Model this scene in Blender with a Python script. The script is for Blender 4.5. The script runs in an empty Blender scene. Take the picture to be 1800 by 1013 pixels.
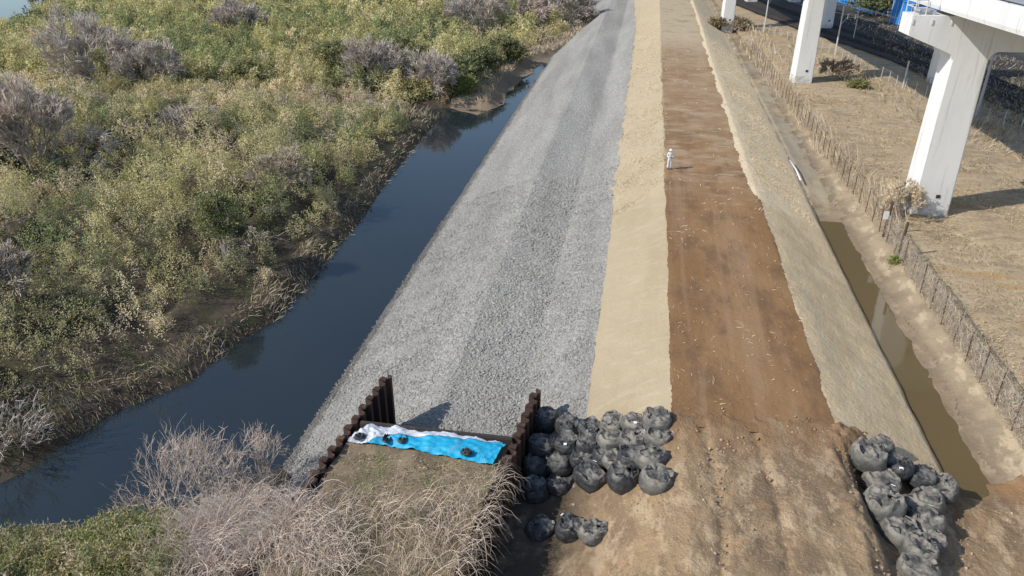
import bpy, bmesh, math, random
import numpy as np
from mathutils import Vector, Matrix
S = bpy.context.scene
C = S.collection
R = math.radians

# ------------------------------------------------------------------ camera, sky, sun
CAM_H = 20.8
FPX = 1328.0                                   # focal length in pixels of an 1800 px wide picture
PITCH = math.atan(692 / FPX)
YAW = math.atan(253 / math.hypot(FPX, 692))    # levee axis is +Y, the drone looks a little left of it
cd = bpy.data.cameras.new('camera'); cam = bpy.data.objects.new('camera', cd); C.objects.link(cam)
cd.sensor_width = 36; cd.lens = 36 * FPX / 1800; cd.clip_end = 2000
cam.location = (0, 0, CAM_H); cam.rotation_euler = (math.pi / 2 - PITCH, 0, YAW)
S.camera = cam
SUN_EL = R(38.5); TO_SUN = np.array([-.885, -.465])
W = bpy.data.worlds.new('World'); S.world = W; W.use_nodes = True
nt = W.node_tree; bg = nt.nodes['Background']
sky = nt.nodes.new('ShaderNodeTexSky'); sky.sky_type = 'NISHITA'; sky.sun_disc = False; sky.dust_density = .5; sky.ozone_density = 1.3
sky.sun_elevation = SUN_EL; sky.sun_rotation = math.atan2(TO_SUN[0], TO_SUN[1])
nt.links.new(sky.outputs[0], bg.inputs[0]); bg.inputs[1].default_value = 0.15
sl = bpy.data.lights.new('sun', 'SUN'); sl.energy = 4.1; sl.angle = R(.5); sl.color = (1, .95, .87)
so = bpy.data.objects.new('sun', sl); C.objects.link(so)
d = Vector((TO_SUN[0] * math.cos(SUN_EL), TO_SUN[1] * math.cos(SUN_EL), math.sin(SUN_EL)))
so.rotation_euler = d.to_track_quat('Z', 'Y').to_euler(); so.location = (-60, -30, 60)
S.view_settings.view_transform = 'Standard'; S.view_settings.look = 'None'
S.view_settings.exposure = 0.0; S.view_settings.gamma = 1.0; S.view_settings.use_curve_mapping = False
S.cycles.max_bounces = 6; S.cycles.diffuse_bounces = 3; S.cycles.transparent_max_bounces = 8
S.cycles.use_adaptive_sampling = True; S.cycles.adaptive_threshold = .02

# ------------------------------------------------------------------ photo -> world helper, noise
_f = np.array([-math.sin(YAW) * math.cos(PITCH), math.cos(YAW) * math.cos(PITCH), -math.sin(PITCH)])
_r = np.array([math.cos(YAW), math.sin(YAW), 0]); _u = np.cross(_r, _f)
def at(px, py, z=0.0):
    px = np.asarray(px, float); py = np.asarray(py, float)
    dd = _f * FPX + (px[..., None] - 900) * _r - (py[..., None] - 506.5) * _u
    t = (z - CAM_H) / dd[..., 2]
    return np.stack([dd[..., 0] * t, dd[..., 1] * t, np.zeros_like(t) + z], -1)
def px_of(x, y, z):
    c = (x * _f[0] + y * _f[1] + (z - CAM_H) * _f[2])
    return 900 + FPX * (x * _r[0] + y * _r[1]) / c, 506.5 - FPX * (x * _u[0] + y * _u[1] + (z - CAM_H) * _u[2]) / c

def _h(i, j, s):
    n = (i.astype(np.int64) * 374761393 + j.astype(np.int64) * 668265263 + s * 974634547) & 0x7fffffff
    n = ((n ^ (n >> 13)) * 1274126177) & 0x7fffffff
    return ((n ^ (n >> 16)) & 0xffff) / 65535.0
def vnoise(x, y, s=0):
    x = np.asarray(x, float); y = np.asarray(y, float)
    i = np.floor(x); j = np.floor(y); u = x - i; v = y - j
    u = u * u * (3 - 2 * u); v = v * v * (3 - 2 * v); i = i.astype(np.int64); j = j.astype(np.int64)
    return (_h(i, j, s) * (1 - u) + _h(i + 1, j, s) * u) * (1 - v) + (_h(i, j + 1, s) * (1 - u) + _h(i + 1, j + 1, s) * u) * v
def fbm(x, y, o=4, s=0):
    a = 0; w = .5; t = 0
    for k in range(o):
        a = a + w * vnoise(x, y, s + k * 17); t += w; w *= .5; x = x * 2.03 + 5.1; y = y * 2.03 + 1.7
    return a / t
def worley(x, y, s=0):
    x = np.asarray(x, float); y = np.asarray(y, float)
    i = np.floor(x).astype(np.int64); j = np.floor(y).astype(np.int64); best = np.full(x.shape, 9.); idv = np.zeros(x.shape)
    for a in (-1, 0, 1):
        for b in (-1, 0, 1):
            cx = i + a + _h(i + a, j + b, s); cy = j + b + _h(i + a, j + b, s + 7)
            q = (x - cx) ** 2 + (y - cy) ** 2; m = q < best
            best = np.where(m, q, best); idv = np.where(m, _h(i + a, j + b, s + 3), idv)
    return np.sqrt(best), idv
def smooth(a, b, x):
    t = np.clip((x - a) / (b - a), 0, 1); return t * t * (3 - 2 * t)

# ------------------------------------------------------------------ terrain: the levee's cross-section
PX = [-22, -18.1, -9.4, -5.0, -1.4, 2.55, 9.65, 10.3, 14.5, 15.0, 15.9, 16.9, 18.4, 21.4, 120]
PZ = [-9.2, -7.45, -3.75, -3.6, -2.0, 0, 0, -.22, -2.05, -2.62, -2.57, -2.37, -1.6, -1.45, -1.4]
NX = [-22, -5.8, -2.2, -.2, 1.0, 2.0, 3.0, 9.2, 9.75, 10.3, 12.0, 14.0, 15.1, 16.8, 17.4, 18.4, 21.4, 120]
NZ = [-7, -3.8, -3.35, -2.05, -1.0, -.35, 0, 0, -.25, -1.1, -1.6, -1.95, -2.05, -1.95, -1.9, -1.6, -1.45, -1.4]
def Z(x, y):
    x = np.asarray(x, float); y = np.asarray(y, float)
    a = np.interp(x, PX, PZ); b = np.interp(x, NX, NZ)
    far = smooth(58, 73, y) * ((x > 13.8) & (x < 18.5))
    a = a + far * np.interp(x, [14.5, 15.2, 16.2, 18.4, 18.5], [0, .45, .35, 0.0, 0])
    hump = smooth(126, 134, y) * np.interp(x, [-1.4, 2.5, 9.6, 14], [0, .5, .5, 0])
    t = smooth(26.4, 28.4, y)
    return a * t + b * (1 - t) + hump
def ground_at(px, py, dz=0.0):
    lo, hi = -9.0, 3.0
    for _ in range(50):
        m = (lo + hi) / 2; p = at(px, py, m)
        if m - dz > Z(p[0], p[1]): hi = m
        else: lo = m
    p = at(px, py, hi); return np.array([p[0], p[1], hi - dz])

# ------------------------------------------------------------------ mesh helpers
def mesh_np(name, V, F, mat=None, parent=None, col=None, smooth_=False, link=True):
    V = np.asarray(V, np.float32).reshape(-1, 3); F = np.asarray(F, np.int32)
    me = bpy.data.meshes.new(name); n, k = F.shape
    me.vertices.add(len(V)); me.vertices.foreach_set('co', V.ravel())
    me.loops.add(n * k); me.loops.foreach_set('vertex_index', F.ravel())
    me.polygons.add(n); me.polygons.foreach_set('loop_start', np.arange(0, n * k, k, dtype=np.int32))
    try: me.polygons.foreach_set('loop_total', np.full(n, k, np.int32))
    except Exception: pass
    me.polygons.foreach_set('use_smooth', np.full(n, smooth_))
    if col is not None:
        ca = me.color_attributes.new('Col', 'FLOAT_COLOR', 'POINT')
        c4 = np.ones((len(V), 4), np.float32); c4[:, :3] = col; ca.data.foreach_set('color', c4.ravel())
    me.update(calc_edges=True); me.validate()
    if mat: me.materials.append(mat)
    o = bpy.data.objects.new(name, me)
    if link: C.objects.link(o)
    if parent: o.parent = parent
    return o
def grid(name, X, Y, ZZ, mat, smooth_=True, parent=None, col=None):
    m, n = X.shape; idx = np.arange(m * n).reshape(m, n)
    F = np.stack([idx[:-1, :-1], idx[:-1, 1:], idx[1:, 1:], idx[1:, :-1]], -1).reshape(-1, 4)
    return mesh_np(name, np.stack([X, Y, ZZ], -1), F, mat, parent, col, smooth_)
class MB:
    def __init__(s): s.v = []; s.f = []
    def add(s, V, F):
        o = len(s.v); s.v += [tuple(map(float, p)) for p in V]; s.f += [tuple(i + o for i in q) for q in F]; return s
    def box(s, c, sz, rz=0, rx=0, ry=0):
        M = Matrix.Rotation(rz, 3, 'Z') @ Matrix.Rotation(ry, 3, 'Y') @ Matrix.Rotation(rx, 3, 'X')
        V = [Vector(c) + M @ Vector((a * sz[0] / 2, b * sz[1] / 2, e * sz[2] / 2)) for a in (-1, 1) for b in (-1, 1) for e in (-1, 1)]
        return s.add(V, [(0, 1, 3, 2), (4, 6, 7, 5), (0, 4, 5, 1), (2, 3, 7, 6), (0, 2, 6, 4), (1, 5, 7, 3)])
    def tube(s, pts, rad, n=6, cap=True):
        pts = [Vector(p) for p in pts]; rad = [rad] * len(pts) if np.isscalar(rad) else rad; V = []; F = []
        for i, p in enumerate(pts):
            t = (pts[min(i + 1, len(pts) - 1)] - pts[max(i - 1, 0)]).normalized()
            a = t.cross(Vector((0, 0, 1)) if abs(t.z) < .95 else Vector((1, 0, 0))).normalized(); b = t.cross(a)
            for k in range(n):
                q = 2 * math.pi * k / n; V.append(p + (a * math.cos(q) + b * math.sin(q)) * rad[i])
        for i in range(len(pts) - 1):
            for k in range(n): F.append((i * n + k, i * n + (k + 1) % n, (i + 1) * n + (k + 1) % n, (i + 1) * n + k))
        if cap: F.append(tuple(range(n - 1, -1, -1))); F.append(tuple(range((len(pts) - 1) * n, len(pts) * n)))
        return s.add(V, F)
    def prism(s, poly, fn, d0, d1):          # poly of 2-D points, fn(u, v, depth) -> 3-D
        n = len(poly); V = [fn(u, v, d0) for u, v in poly] + [fn(u, v, d1) for u, v in poly]
        F = [tuple(range(n - 1, -1, -1)), tuple(range(n, 2 * n))] + [(i, (i + 1) % n, n + (i + 1) % n, n + i) for i in range(n)]
        return s.add(V, F)
    def build(s, name, mat, parent=None, smooth_=False, bevel=0):
        me = bpy.data.meshes.new(name); me.from_pydata(s.v, [], s.f); me.update()
        bm = bmesh.new(); bm.from_mesh(me); bmesh.ops.recalc_face_normals(bm, faces=bm.faces)
        if bevel: bmesh.ops.bevel(bm, geom=bm.edges[:], offset=bevel, segments=2, affect='EDGES', clamp_overlap=True)
        bm.to_mesh(me); bm.free()
        if smooth_: me.polygons.foreach_set('use_smooth', [True] * len(me.polygons))
        me.materials.append(mat); o = bpy.data.objects.new(name, me); C.objects.link(o)
        if parent: o.parent = parent
        return o
def tag(o, label, cat, group=None, kind=None):
    o['label'] = label; o['category'] = cat
    if group: o['group'] = group
    if kind: o['kind'] = kind
    return o
def struct(o, label, cat): return tag(o, label, cat, kind='structure')
def thing(name, label, cat, loc=(0, 0, 0), rz=0, group=None):
    o = bpy.data.objects.new(name, None); C.objects.link(o); o.empty_display_size = .3
    o.location = [float(q) for q in loc]; o.rotation_euler = (0, 0, rz); return tag(o, label, cat, group)

# ------------------------------------------------------------------ materials
def nmat(name, base, layers=(), rough=.9, bump=None, attr=False, spec=.3, vary=0):
    """layers: (colour, noise scale, lo, hi, amount, stretch xyz, (y0, y1) fade-in or None)"""
    m = bpy.data.materials.new(name); m.use_nodes = True; n = m.node_tree.nodes; L = m.node_tree.links
    b = n['Principled BSDF']; b.inputs['Roughness'].default_value = rough; b.inputs['Specular IOR Level'].default_value = spec
    tc = n.new('ShaderNodeTexCoord'); co = tc.outputs['Object']
    if attr:
        a = n.new('ShaderNodeVertexColor'); a.layer_name = 'Col'; cur = a.outputs[0]
    else:
        a = n.new('ShaderNodeRGB'); a.outputs[0].default_value = (*base, 1); cur = a.outputs[0]
    def noise(scale, stretch, detail=5, rgh=.6, off=0):
        mp = n.new('ShaderNodeMapping'); mp.inputs['Scale'].default_value = stretch; mp.inputs['Location'].default_value = (off, off * .7, off * .3)
        L.new(co, mp.inputs[0]); t = n.new('ShaderNodeTexNoise'); t.inputs['Scale'].default_value = scale
        t.inputs['Detail'].default_value = detail; t.inputs['Roughness'].default_value = rgh; L.new(mp.outputs[0], t.inputs['Vector']); return t.outputs['Fac']
    for i, l in enumerate(layers):
        col, sc, lo, hi, amt, st, yr = (list(l) + [None] * 7)[:7]
        f = noise(sc, st or (1, 1, 1), off=i * 13.7)
        mr = n.new('ShaderNodeMapRange'); mr.interpolation_type = 'SMOOTHSTEP'; mr.inputs[1].default_value = lo; mr.inputs[2].default_value = hi
        mr.inputs[4].default_value = amt; L.new(f, mr.inputs[0]); fac = mr.outputs[0]
        if yr:
            sx = n.new('ShaderNodeSeparateXYZ'); L.new(co, sx.inputs[0])
            m2 = n.new('ShaderNodeMapRange'); m2.interpolation_type = 'SMOOTHSTEP'; m2.inputs[1].default_value = yr[0]; m2.inputs[2].default_value = yr[1]
            L.new(sx.outputs[yr[2] if len(yr) > 2 else 1], m2.inputs[0])
            mu = n.new('ShaderNodeMath'); mu.operation = 'MULTIPLY'; L.new(fac, mu.inputs[0]); L.new(m2.outputs[0], mu.inputs[1]); fac = mu.outputs[0]
        mx = n.new('ShaderNodeMix'); mx.data_type = 'RGBA'; L.new(fac, mx.inputs[0]); L.new(cur, mx.inputs[6]); mx.inputs[7].default_value = (*col, 1); cur = mx.outputs[2]
    L.new(cur, b.inputs['Base Color'])
    if bump:
        f = noise(bump[0], bump[2] if len(bump) > 2 else (1, 1, 1), 6, .65, 3.3)
        bp = n.new('ShaderNodeBump'); bp.inputs['Strength'].default_value = 1; bp.inputs['Distance'].default_value = bump[1]
        L.new(f, bp.inputs['Height']); L.new(bp.outputs[0], b.inputs['Normal'])
    return m
STRAW = (.47, .365, .225)
M = dict(
 straw=nmat('straw_mat', (.445, .36, .235), [((.375, .295, .18), .35, .42, .62, .5, (1, .35, 1)), ((.50, .42, .30), 1.4, .5, .72, .6, (.5, 1.5, 1)),
      ((.30, .235, .13), 3.0, .62, .75, .45, (1, .5, 1)), ((.54, .44, .30), 4, .40, .62, .55, (.5, 2.2, 1), (56, 59))], .95, (6, .04)),
 straw_shade=nmat('worn_straw_mat', (.71, .545, .335), [((.55, .415, .25), .5, .42, .62, .7, (1, .25, 1)), ((.58, .475, .31), 1.8, .5, .66, .6, (1.5, .5, 1)),
      ((.65, .525, .35), .8, .5, .65, .6, (1, .3, 1)), ((.76, .615, .41), .9, .18, .3, 1, (1, 1, 1), (55.5, 57.5)), ((.40, .31, .18), 2.2, .56, .68, .6, (2.2, .8, 1), (57, 62)), ((.30, .245, .16), 4.5, .62, .72, .6), ((.78, .63, .43), 3.5, .60, .70, .5, (2.5, .6, 1))], .95, (4, .08)),
 dirt=nmat('levee_dirt', (.25, .138, .060), [((.33, .20, .10), .22, .4, .65, .8, (1, .3, 1)), ((.165, .095, .052), .6, .48, .66, .7, (1.1, .5, 1)), ((.36, .235, .14), .9, .52, .66, .45, (1, .035, 1)),
      ((.40, .29, .19), 5, .66, .72, .5, (1, 2.5, 1)), ((.47, .36, .235), .45, .40, .66, .6, (.8, 1.1, 1), (54, 66)), ((.52, .41, .28), 1.2, .56, .70, .6, (.4, 1.5, 1), (50, 62)), ((.38, .27, .17), .12, .3, .6, .6, (1, .6, 1), (62, 90)),
      ((.46, .375, .255), .5, .25, .55, 1, (1, 1, 1), (108, 136))], .95, (4, .05)),
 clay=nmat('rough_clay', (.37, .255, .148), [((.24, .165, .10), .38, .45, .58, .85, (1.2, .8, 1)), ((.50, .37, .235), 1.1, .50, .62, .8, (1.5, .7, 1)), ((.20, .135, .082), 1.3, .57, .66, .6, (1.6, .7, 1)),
      ((.17, .12, .08), 3.4, .58, .70, .6, (1.4, .7, 1)), ((.44, .25, .11), .9, .62, .72, .6), ((.50, .375, .24), 6, .56, .68, .6), ((.27, .155, .075), .5, .30, .56, .9, (1.5, .5, 1), (24.5, 28.6)), ((.085, .066, .046), .6, .22, .5, .9, None, (.4, -2.0, 0))], .95, (9, .09)),  # last layer paints the pile wall's shade into the clay colour beside the wall
 bank=nmat('dry_bank', (.36, .285, .19), [((.26, .20, .135), .6, .45, .62, .8), ((.52, .42, .28), 1.3, .50, .62, .8, (1, .5, 1)), ((.25, .185, .12), 4, .56, .7, .6), ((.20, .155, .105), .8, .2, .5, .85, None, (17.9, 16.9, 0))], .95, (5, .06)),
 field=nmat('dry_field', (.43, .33, .215), [((.32, .245, .16), .3, .47, .60, .8, (.7, 1.2, 1)), ((.53, .42, .27), .8, .48, .62, .8, (.7, 1.4, 1)), ((.45, .29, .12), .35, .57, .68, .8, (.6, 1.2, 1)),
      ((.25, .24, .10), .35, .62, .72, .7), ((.25, .19, .13), 3.2, .52, .66, .7), ((.56, .45, .30), 7, .54, .68, .6)], .95, (5, .10)),
 mud=nmat('ditch_mud', (.25, .19, .125), [((.36, .285, .19), .9, .52, .66, .7, (1, .5, 1)), ((.17, .125, .08), 1.6, .5, .65, .6), ((.42, .345, .235), .5, .35, .6, .85, (1, .5, 1), (58, 66)), ((.30, .27, .21), .25, .5, .6, .7, (1, .4, 1), (62, 70))], .85, (4, .04)),
 soil=nmat('wet_soil', (.06, .048, .033), [((.12, .09, .06), .8, .4, .65, .8), ((.06, .07, .025), .5, .5, .65, .6)], .95, (3, .08)),
 topsoil=nmat('causeway_soil', (.25, .19, .125), [((.16, .12, .08), .9, .45, .62, .8), ((.15, .16, .06), .7, .55, .68, .7), ((.30, .23, .15), 2.4, .55, .7, .7)], .95, (6, .06)),
 ballast=nmat('dark_ballast', (.045, .043, .043), [((.085, .07, .052), .5, .45, .65, .6, (1, .2, 1)), ((.06, .06, .065), 2, .5, .7, .6)], .9, (8, .04)),
 sand=nmat('sandbar', (.42, .33, .23), [((.33, .25, .17), .3, .45, .65, .7)], .95),
 concrete=nmat('pale_concrete', (.74, .74, .73), [((.66, .665, .66), .6, .45, .65, .6, (1, 1, .25)), ((.46, .45, .43), 1.5, .55, .70, .5, (2, 2, .15))], .8, (9, .01)),
 concrete_base=nmat('stained_concrete', (.70, .70, .69), [((.42, .42, .41), 1.3, .45, .62, .7), ((.42, .36, .28), 2.2, .48, .66, .7)], .85, (9, .01)),
 slab=nmat('deck_slab', (.38, .39, .40), [((.30, .31, .33), .5, .45, .65, .6)], .85),
 rust=nmat('rusty_steel', (.062, .036, .027), [((.17, .10, .072), 1.1, .5, .68, .7, (1, 1, .3)), ((.05, .03, .025), 2.5, .52, .7, .6, (1, 1, .4))], .8, (12, .01)),
 dark_steel=nmat('dark_steel', (.05, .043, .04), [((.11, .075, .06), 2, .5, .7, .6)], .7),
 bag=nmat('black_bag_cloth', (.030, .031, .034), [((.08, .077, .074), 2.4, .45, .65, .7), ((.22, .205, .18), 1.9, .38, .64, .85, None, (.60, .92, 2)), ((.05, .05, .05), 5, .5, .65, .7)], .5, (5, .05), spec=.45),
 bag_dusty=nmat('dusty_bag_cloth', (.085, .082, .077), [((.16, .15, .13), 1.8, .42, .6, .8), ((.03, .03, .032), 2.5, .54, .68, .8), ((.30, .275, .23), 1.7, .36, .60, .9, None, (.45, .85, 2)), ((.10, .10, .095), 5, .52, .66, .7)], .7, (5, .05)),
 strap=nmat('black_webbing', (.03, .03, .035), (), .6),
 tagw=nmat('white_label', (.82, .82, .80), (), .6),
 blue=nmat('blue_tarp', (.02, .40, .64), [((.30, .40, .46), 1.1, .60, .76, .55), ((.10, .50, .74), 2.2, .55, .7, .6), ((.008, .24, .52), 3, .5, .7, .5)], .45, (6, .03)),
 silver=nmat('pale_tarp', (.66, .69, .74), [((.45, .52, .62), 2.0, .52, .7, .6)], .5, (6, .03)),
 blue_sheet=nmat('blue_sheeting', (.02, .22, .62), [((.015, .15, .45), .6, .45, .65, .6)], .6, (2, .05)),
 wood=nmat('bark', (.34, .29, .25), [((.46, .41, .36), 3, .5, .7, .7)], .9),
 pale_wood=nmat('pale_bark', (.50, .46, .42), [((.24, .20, .18), 3, .5, .7, .7)], .9),
 twig=nmat('twigs', (0, 0, 0), (), .9, attr=True), leaf=nmat('leaves', (0, 0, 0), (), .75, attr=True, spec=.25),
 stone=nmat('crushed_stone', (0, 0, 0), (), .9, attr=True),
 galv=nmat('galvanised_steel', (.55, .56, .56), [((.42, .42, .42), 4, .5, .7, .5)], .5),
 white=nmat('white_paint', (.78, .79, .80), [((.66, .67, .68), 2, .5, .7, .5)], .5),
 wire=nmat('weathered_wire', (.33, .28, .23), (), .7),
 post=nmat('rusty_post', (.085, .062, .05), [((.16, .11, .085), 4, .5, .7, .6)], .8),
 glass=nmat('dark_window', (.03, .035, .045), (), .15, spec=.5),
)
def translucent(m, amt):
    n = m.node_tree.nodes; L = m.node_tree.links; b = n['Principled BSDF']; src = b.inputs['Base Color'].links[0].from_socket
    t = n.new('ShaderNodeBsdfTranslucent'); L.new(src, t.inputs['Color']); x = n.new('ShaderNodeMixShader'); x.inputs[0].default_value = amt
    L.new(b.outputs[0], x.inputs[1]); L.new(t.outputs[0], x.inputs[2]); L.new(x.outputs[0], n['Material Output'].inputs['Surface'])
translucent(M['leaf'], .24)
def gravel_mat():
    m = bpy.data.materials.new('gravel'); m.use_nodes = True; n = m.node_tree.nodes; L = m.node_tree.links; b = n['Principled BSDF']
    b.inputs['Roughness'].default_value = .9; b.inputs['Specular IOR Level'].default_value = .3
    tc = n.new('ShaderNodeTexCoord'); v = n.new('ShaderNodeTexVoronoi'); v.inputs['Scale'].default_value = 5.5; L.new(tc.outputs['Object'], v.inputs['Vector'])
    cr = n.new('ShaderNodeValToRGB'); sp = n.new('ShaderNodeSeparateColor'); L.new(v.outputs['Color'], sp.inputs[0]); L.new(sp.outputs[0], cr.inputs[0])
    e = cr.color_ramp.elements; e[0].color = (.265, .252, .228, 1); e[1].color = (.385, .368, .33, 1); e.new(.5).color = (.325, .311, .28, 1)
    nz = n.new('ShaderNodeTexNoise'); nz.inputs['Scale'].default_value = .25; nz.inputs['Detail'].default_value = 5; mp = n.new('ShaderNodeMapping'); mp.inputs['Scale'].default_value = (1.6, .22, 1); L.new(tc.outputs['Object'], mp.inputs[0]); L.new(mp.outputs[0], nz.inputs['Vector'])
    mr = n.new('ShaderNodeMapRange'); mr.inputs[1].default_value = .35; mr.inputs[2].default_value = .65; mr.inputs[3].default_value = .84; mr.inputs[4].default_value = 1.10; L.new(nz.outputs['Fac'], mr.inputs[0])
    mx = n.new('ShaderNodeMix'); mx.data_type = 'RGBA'; mx.blend_type = 'MULTIPLY'; mx.inputs[0].default_value = 1; L.new(cr.outputs[0], mx.inputs[6]); L.new(mr.outputs[0], mx.inputs[7])
    sx = n.new('ShaderNodeSeparateXYZ'); L.new(tc.outputs['Object'], sx.inputs[0]); q = n.new('ShaderNodeTexNoise'); q.inputs['Scale'].default_value = .8; L.new(tc.outputs['Object'], q.inputs['Vector'])
    ad = n.new('ShaderNodeMath'); ad.operation = 'MULTIPLY_ADD'; ad.inputs[1].default_value = .5; L.new(q.outputs['Fac'], ad.inputs[0]); L.new(sx.outputs[2], ad.inputs[2])
    wet = n.new('ShaderNodeMapRange'); wet.inputs[1].default_value = -7.0; wet.inputs[2].default_value = -6.75; wet.inputs[3].default_value = .45; L.new(ad.outputs[0], wet.inputs[0])
    m2 = n.new('ShaderNodeMix'); m2.data_type = 'RGBA'; m2.blend_type = 'MULTIPLY'; m2.inputs[0].default_value = 1; L.new(mx.outputs[2], m2.inputs[6]); L.new(wet.outputs[0], m2.inputs[7]); L.new(m2.outputs[2], b.inputs['Base Color'])
    bp = n.new('ShaderNodeBump'); bp.inputs['Distance'].default_value = .09; bp.inputs['Strength'].default_value = .8; bp.invert = True
    L.new(v.outputs['Distance'], bp.inputs['Height']); L.new(bp.outputs[0], b.inputs['Normal']); return m
M['gravel'] = gravel_mat()
def water_mat(name, col, rough, wave, dist, k=(2.1, 1.7, 1.2)):
    m = bpy.data.materials.new(name); m.use_nodes = True; n = m.node_tree.nodes; L = m.node_tree.links; b = n['Principled BSDF']
    b.inputs['Roughness'].default_value = rough; b.inputs['IOR'].default_value = 1.42; b.inputs['Specular IOR Level'].default_value = .8
    tc = n.new('ShaderNodeTexCoord'); z = n.new('ShaderNodeTexNoise'); z.inputs['Scale'].default_value = .07; z.inputs['Detail'].default_value = 4; L.new(tc.outputs['Object'], z.inputs['Vector'])
    mx = n.new('ShaderNodeMix'); mx.data_type = 'RGBA'; mx.inputs[6].default_value = (*col, 1); mx.inputs[7].default_value = (col[0] * k[0], col[1] * k[1], col[2] * k[2], 1); L.new(z.outputs['Fac'], mx.inputs[0]); L.new(mx.outputs[2], b.inputs['Base Color'])
    q = n.new('ShaderNodeTexNoise'); q.inputs['Scale'].default_value = wave; q.inputs['Detail'].default_value = 3; L.new(tc.outputs['Object'], q.inputs['Vector'])
    bp = n.new('ShaderNodeBump'); bp.inputs['Distance'].default_value = dist; L.new(q.outputs['Fac'], bp.inputs['Height']); L.new(bp.outputs[0], b.inputs['Normal']); return m
M['river'] = water_mat('river_water', (.014, .022, .031), .04, 1.2, .008)
M['ditchw'] = water_mat('ditch_water', (.115, .09, .05), .05, .8, .004, (1.5, 1.35, 1.1))

# ------------------------------------------------------------------ ground strips of the levee
def ys(a, b):
    out = [a]; y = a
    while y < b: y += max(.13, .0030 * y); out.append(y)
    out[-1] = b; return np.array(out)
def strip(name, label, cat, y, e0, e1, n, mat, amp=0, fs=1.0, s=0, dz=0):
    u = np.linspace(0, 1, n)[None, :]; a = e0(y)[:, None]; b = e1(y)[:, None]
    X = a * (1 - u) + b * u; Y = np.repeat(y[:, None], n, 1); zz = Z(X, Y) + dz
    if amp: zz = zz + (fbm(X * fs, Y * fs, 4, s) - .5) * 2 * amp
    return struct(grid(name, X, Y, zz, M[mat]), label, cat)
Y0 = 29.0
rag = lambda y, s, a: (fbm(y * .45 + s, y * 0 + s, 3, s) - .5) * 1.6 * a + (_h(np.floor(y * 37).astype(np.int64), np.int64(s) + 0 * y.astype(np.int64), s) - .5) * a * np.clip(.55 - y * .003, .15, 1)
E1 = lambda y: -1.42 + rag(y, 3, .10) - .55 * smooth(57, 59, y) * vnoise(y * .8, y * 0, 5) - np.clip(y - 150, 0, 99) * .03
E2 = lambda y: 2.55 + rag(y, 8, .16) * (1 + smooth(56, 62, y))
E3 = lambda y: 9.65 + rag(y, 12, .20) * (1 + 1.2 * smooth(50, 62, y)) - .5 * smooth(56.5, 60, y)
E4 = lambda y: 14.95 + rag(y, 15, .25)
E5 = lambda y: 17.05 + rag(y, 19, .5)
E6 = lambda y: 18.4 - np.clip(y - 55, 0, 80) * .017 - np.clip(y - 130, 0, 99) * .02
def GL(y):   # left edge of the stone revetment, under water until the far bank runs over it
    return np.interp(y, [0, 125, 146, 188, 215, 330], [-20.5, -20.5, -19.5, -11, -16, -20])
ya = ys(26.0, 300)
strip('gravel_slope', 'grey crushed stone revetment sloping down from the straw bank to the river', 'gravel slope', ya, GL, E1, 80, 'gravel', .05, .9, 31)
yb = ys(27.7, 300)
strip('straw_slope', 'pale straw covered slope between the grey stones and the brown crest', 'straw slope', yb, E1, E2, 36, 'straw', .05, .8, 41)
strip('levee_crest', 'flat brown earth crest of the levee where the person stands', 'dirt track', yb, E2, E3, 56, 'dirt', .04, .8, 51)
strip('worn_straw_slope', 'greyish worn straw slope falling from the crest to the ditch', 'straw slope', yb, E3, E4, 44, 'straw_shade', .07, .7, 61)
yc = ys(2, 300)
strip('ditch_bed', 'muddy bed of the drainage ditch below the worn straw slope', 'ditch', ys(Y0 - 1.2, 300), lambda y: E4(y) - .1, E5, 20, 'mud', .05, .9, 71)
strip('ditch_bank', 'dry straw coloured strip of bank between ditch and wire fence', 'bank', yc, lambda y: E5(y) - .45, lambda y: E6(y) + .3, 18, 'bank', .06, .9, 81)
def wall_x0(y): return -3.98 + .12 + (y - 31.0) * .0945
# rough earth ramp in the foreground
yr = np.concatenate([np.arange(2, 14, .3), np.arange(14, 29.35, .075)]); xr = np.arange(-5.6, 17.9, .085); X, Y = np.meshgrid(xr, yr); X = np.maximum(X, wall_x0(Y))
edge = 29.0 + (fbm(X * .9, X * 0, 4, 5) - .5) * 1.0; edge = np.where((X < 2.3), 28.6 + X * 0.12 + (fbm(X, X * 0, 3, 6) - .5) * .5, edge)
keepY = Y.copy(); zz = Z(X, Y)
n1 = fbm(X * .7, Y * .5, 5, 91) - .5; n2 = fbm(X * 3.2, Y * 2.2, 4, 92) - .5; ridge = np.abs(fbm(X * 1.5, Y * 1.1, 3, 93) - .5)
amp = np.interp(X, [-5.6, 2, 9, 9.6, 11, 14, 17.5], [.28, .22, .22, .8, .6, .30, .16])
n3 = np.abs(fbm(X * 6.5, Y * 4.5, 3, 95) - .5); zz = zz + (n1 * .8 + n2 * .45 - ridge * .45 - n3 * .25) * amp + .07
cxs = 3.9 + .35 * np.sin(Y * .35); tr = np.exp(-((X - cxs) / .22) ** 2) + np.exp(-((X - cxs - 2.2) / .22) ** 2); zz = zz - tr * (.06 + .07 * (vnoise(X * 4, Y * 5, 9) > .45))
zz = zz - smooth(-.5, .7, Y - edge + (fbm(X * 2.5, Y * 2.5, 3, 7) - .5) * 1.2) * .28
struct(grid('earth_ramp', X, Y, zz, M['clay']), 'rough churned clay ground in front of the brown levee crest', 'bare earth')
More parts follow.
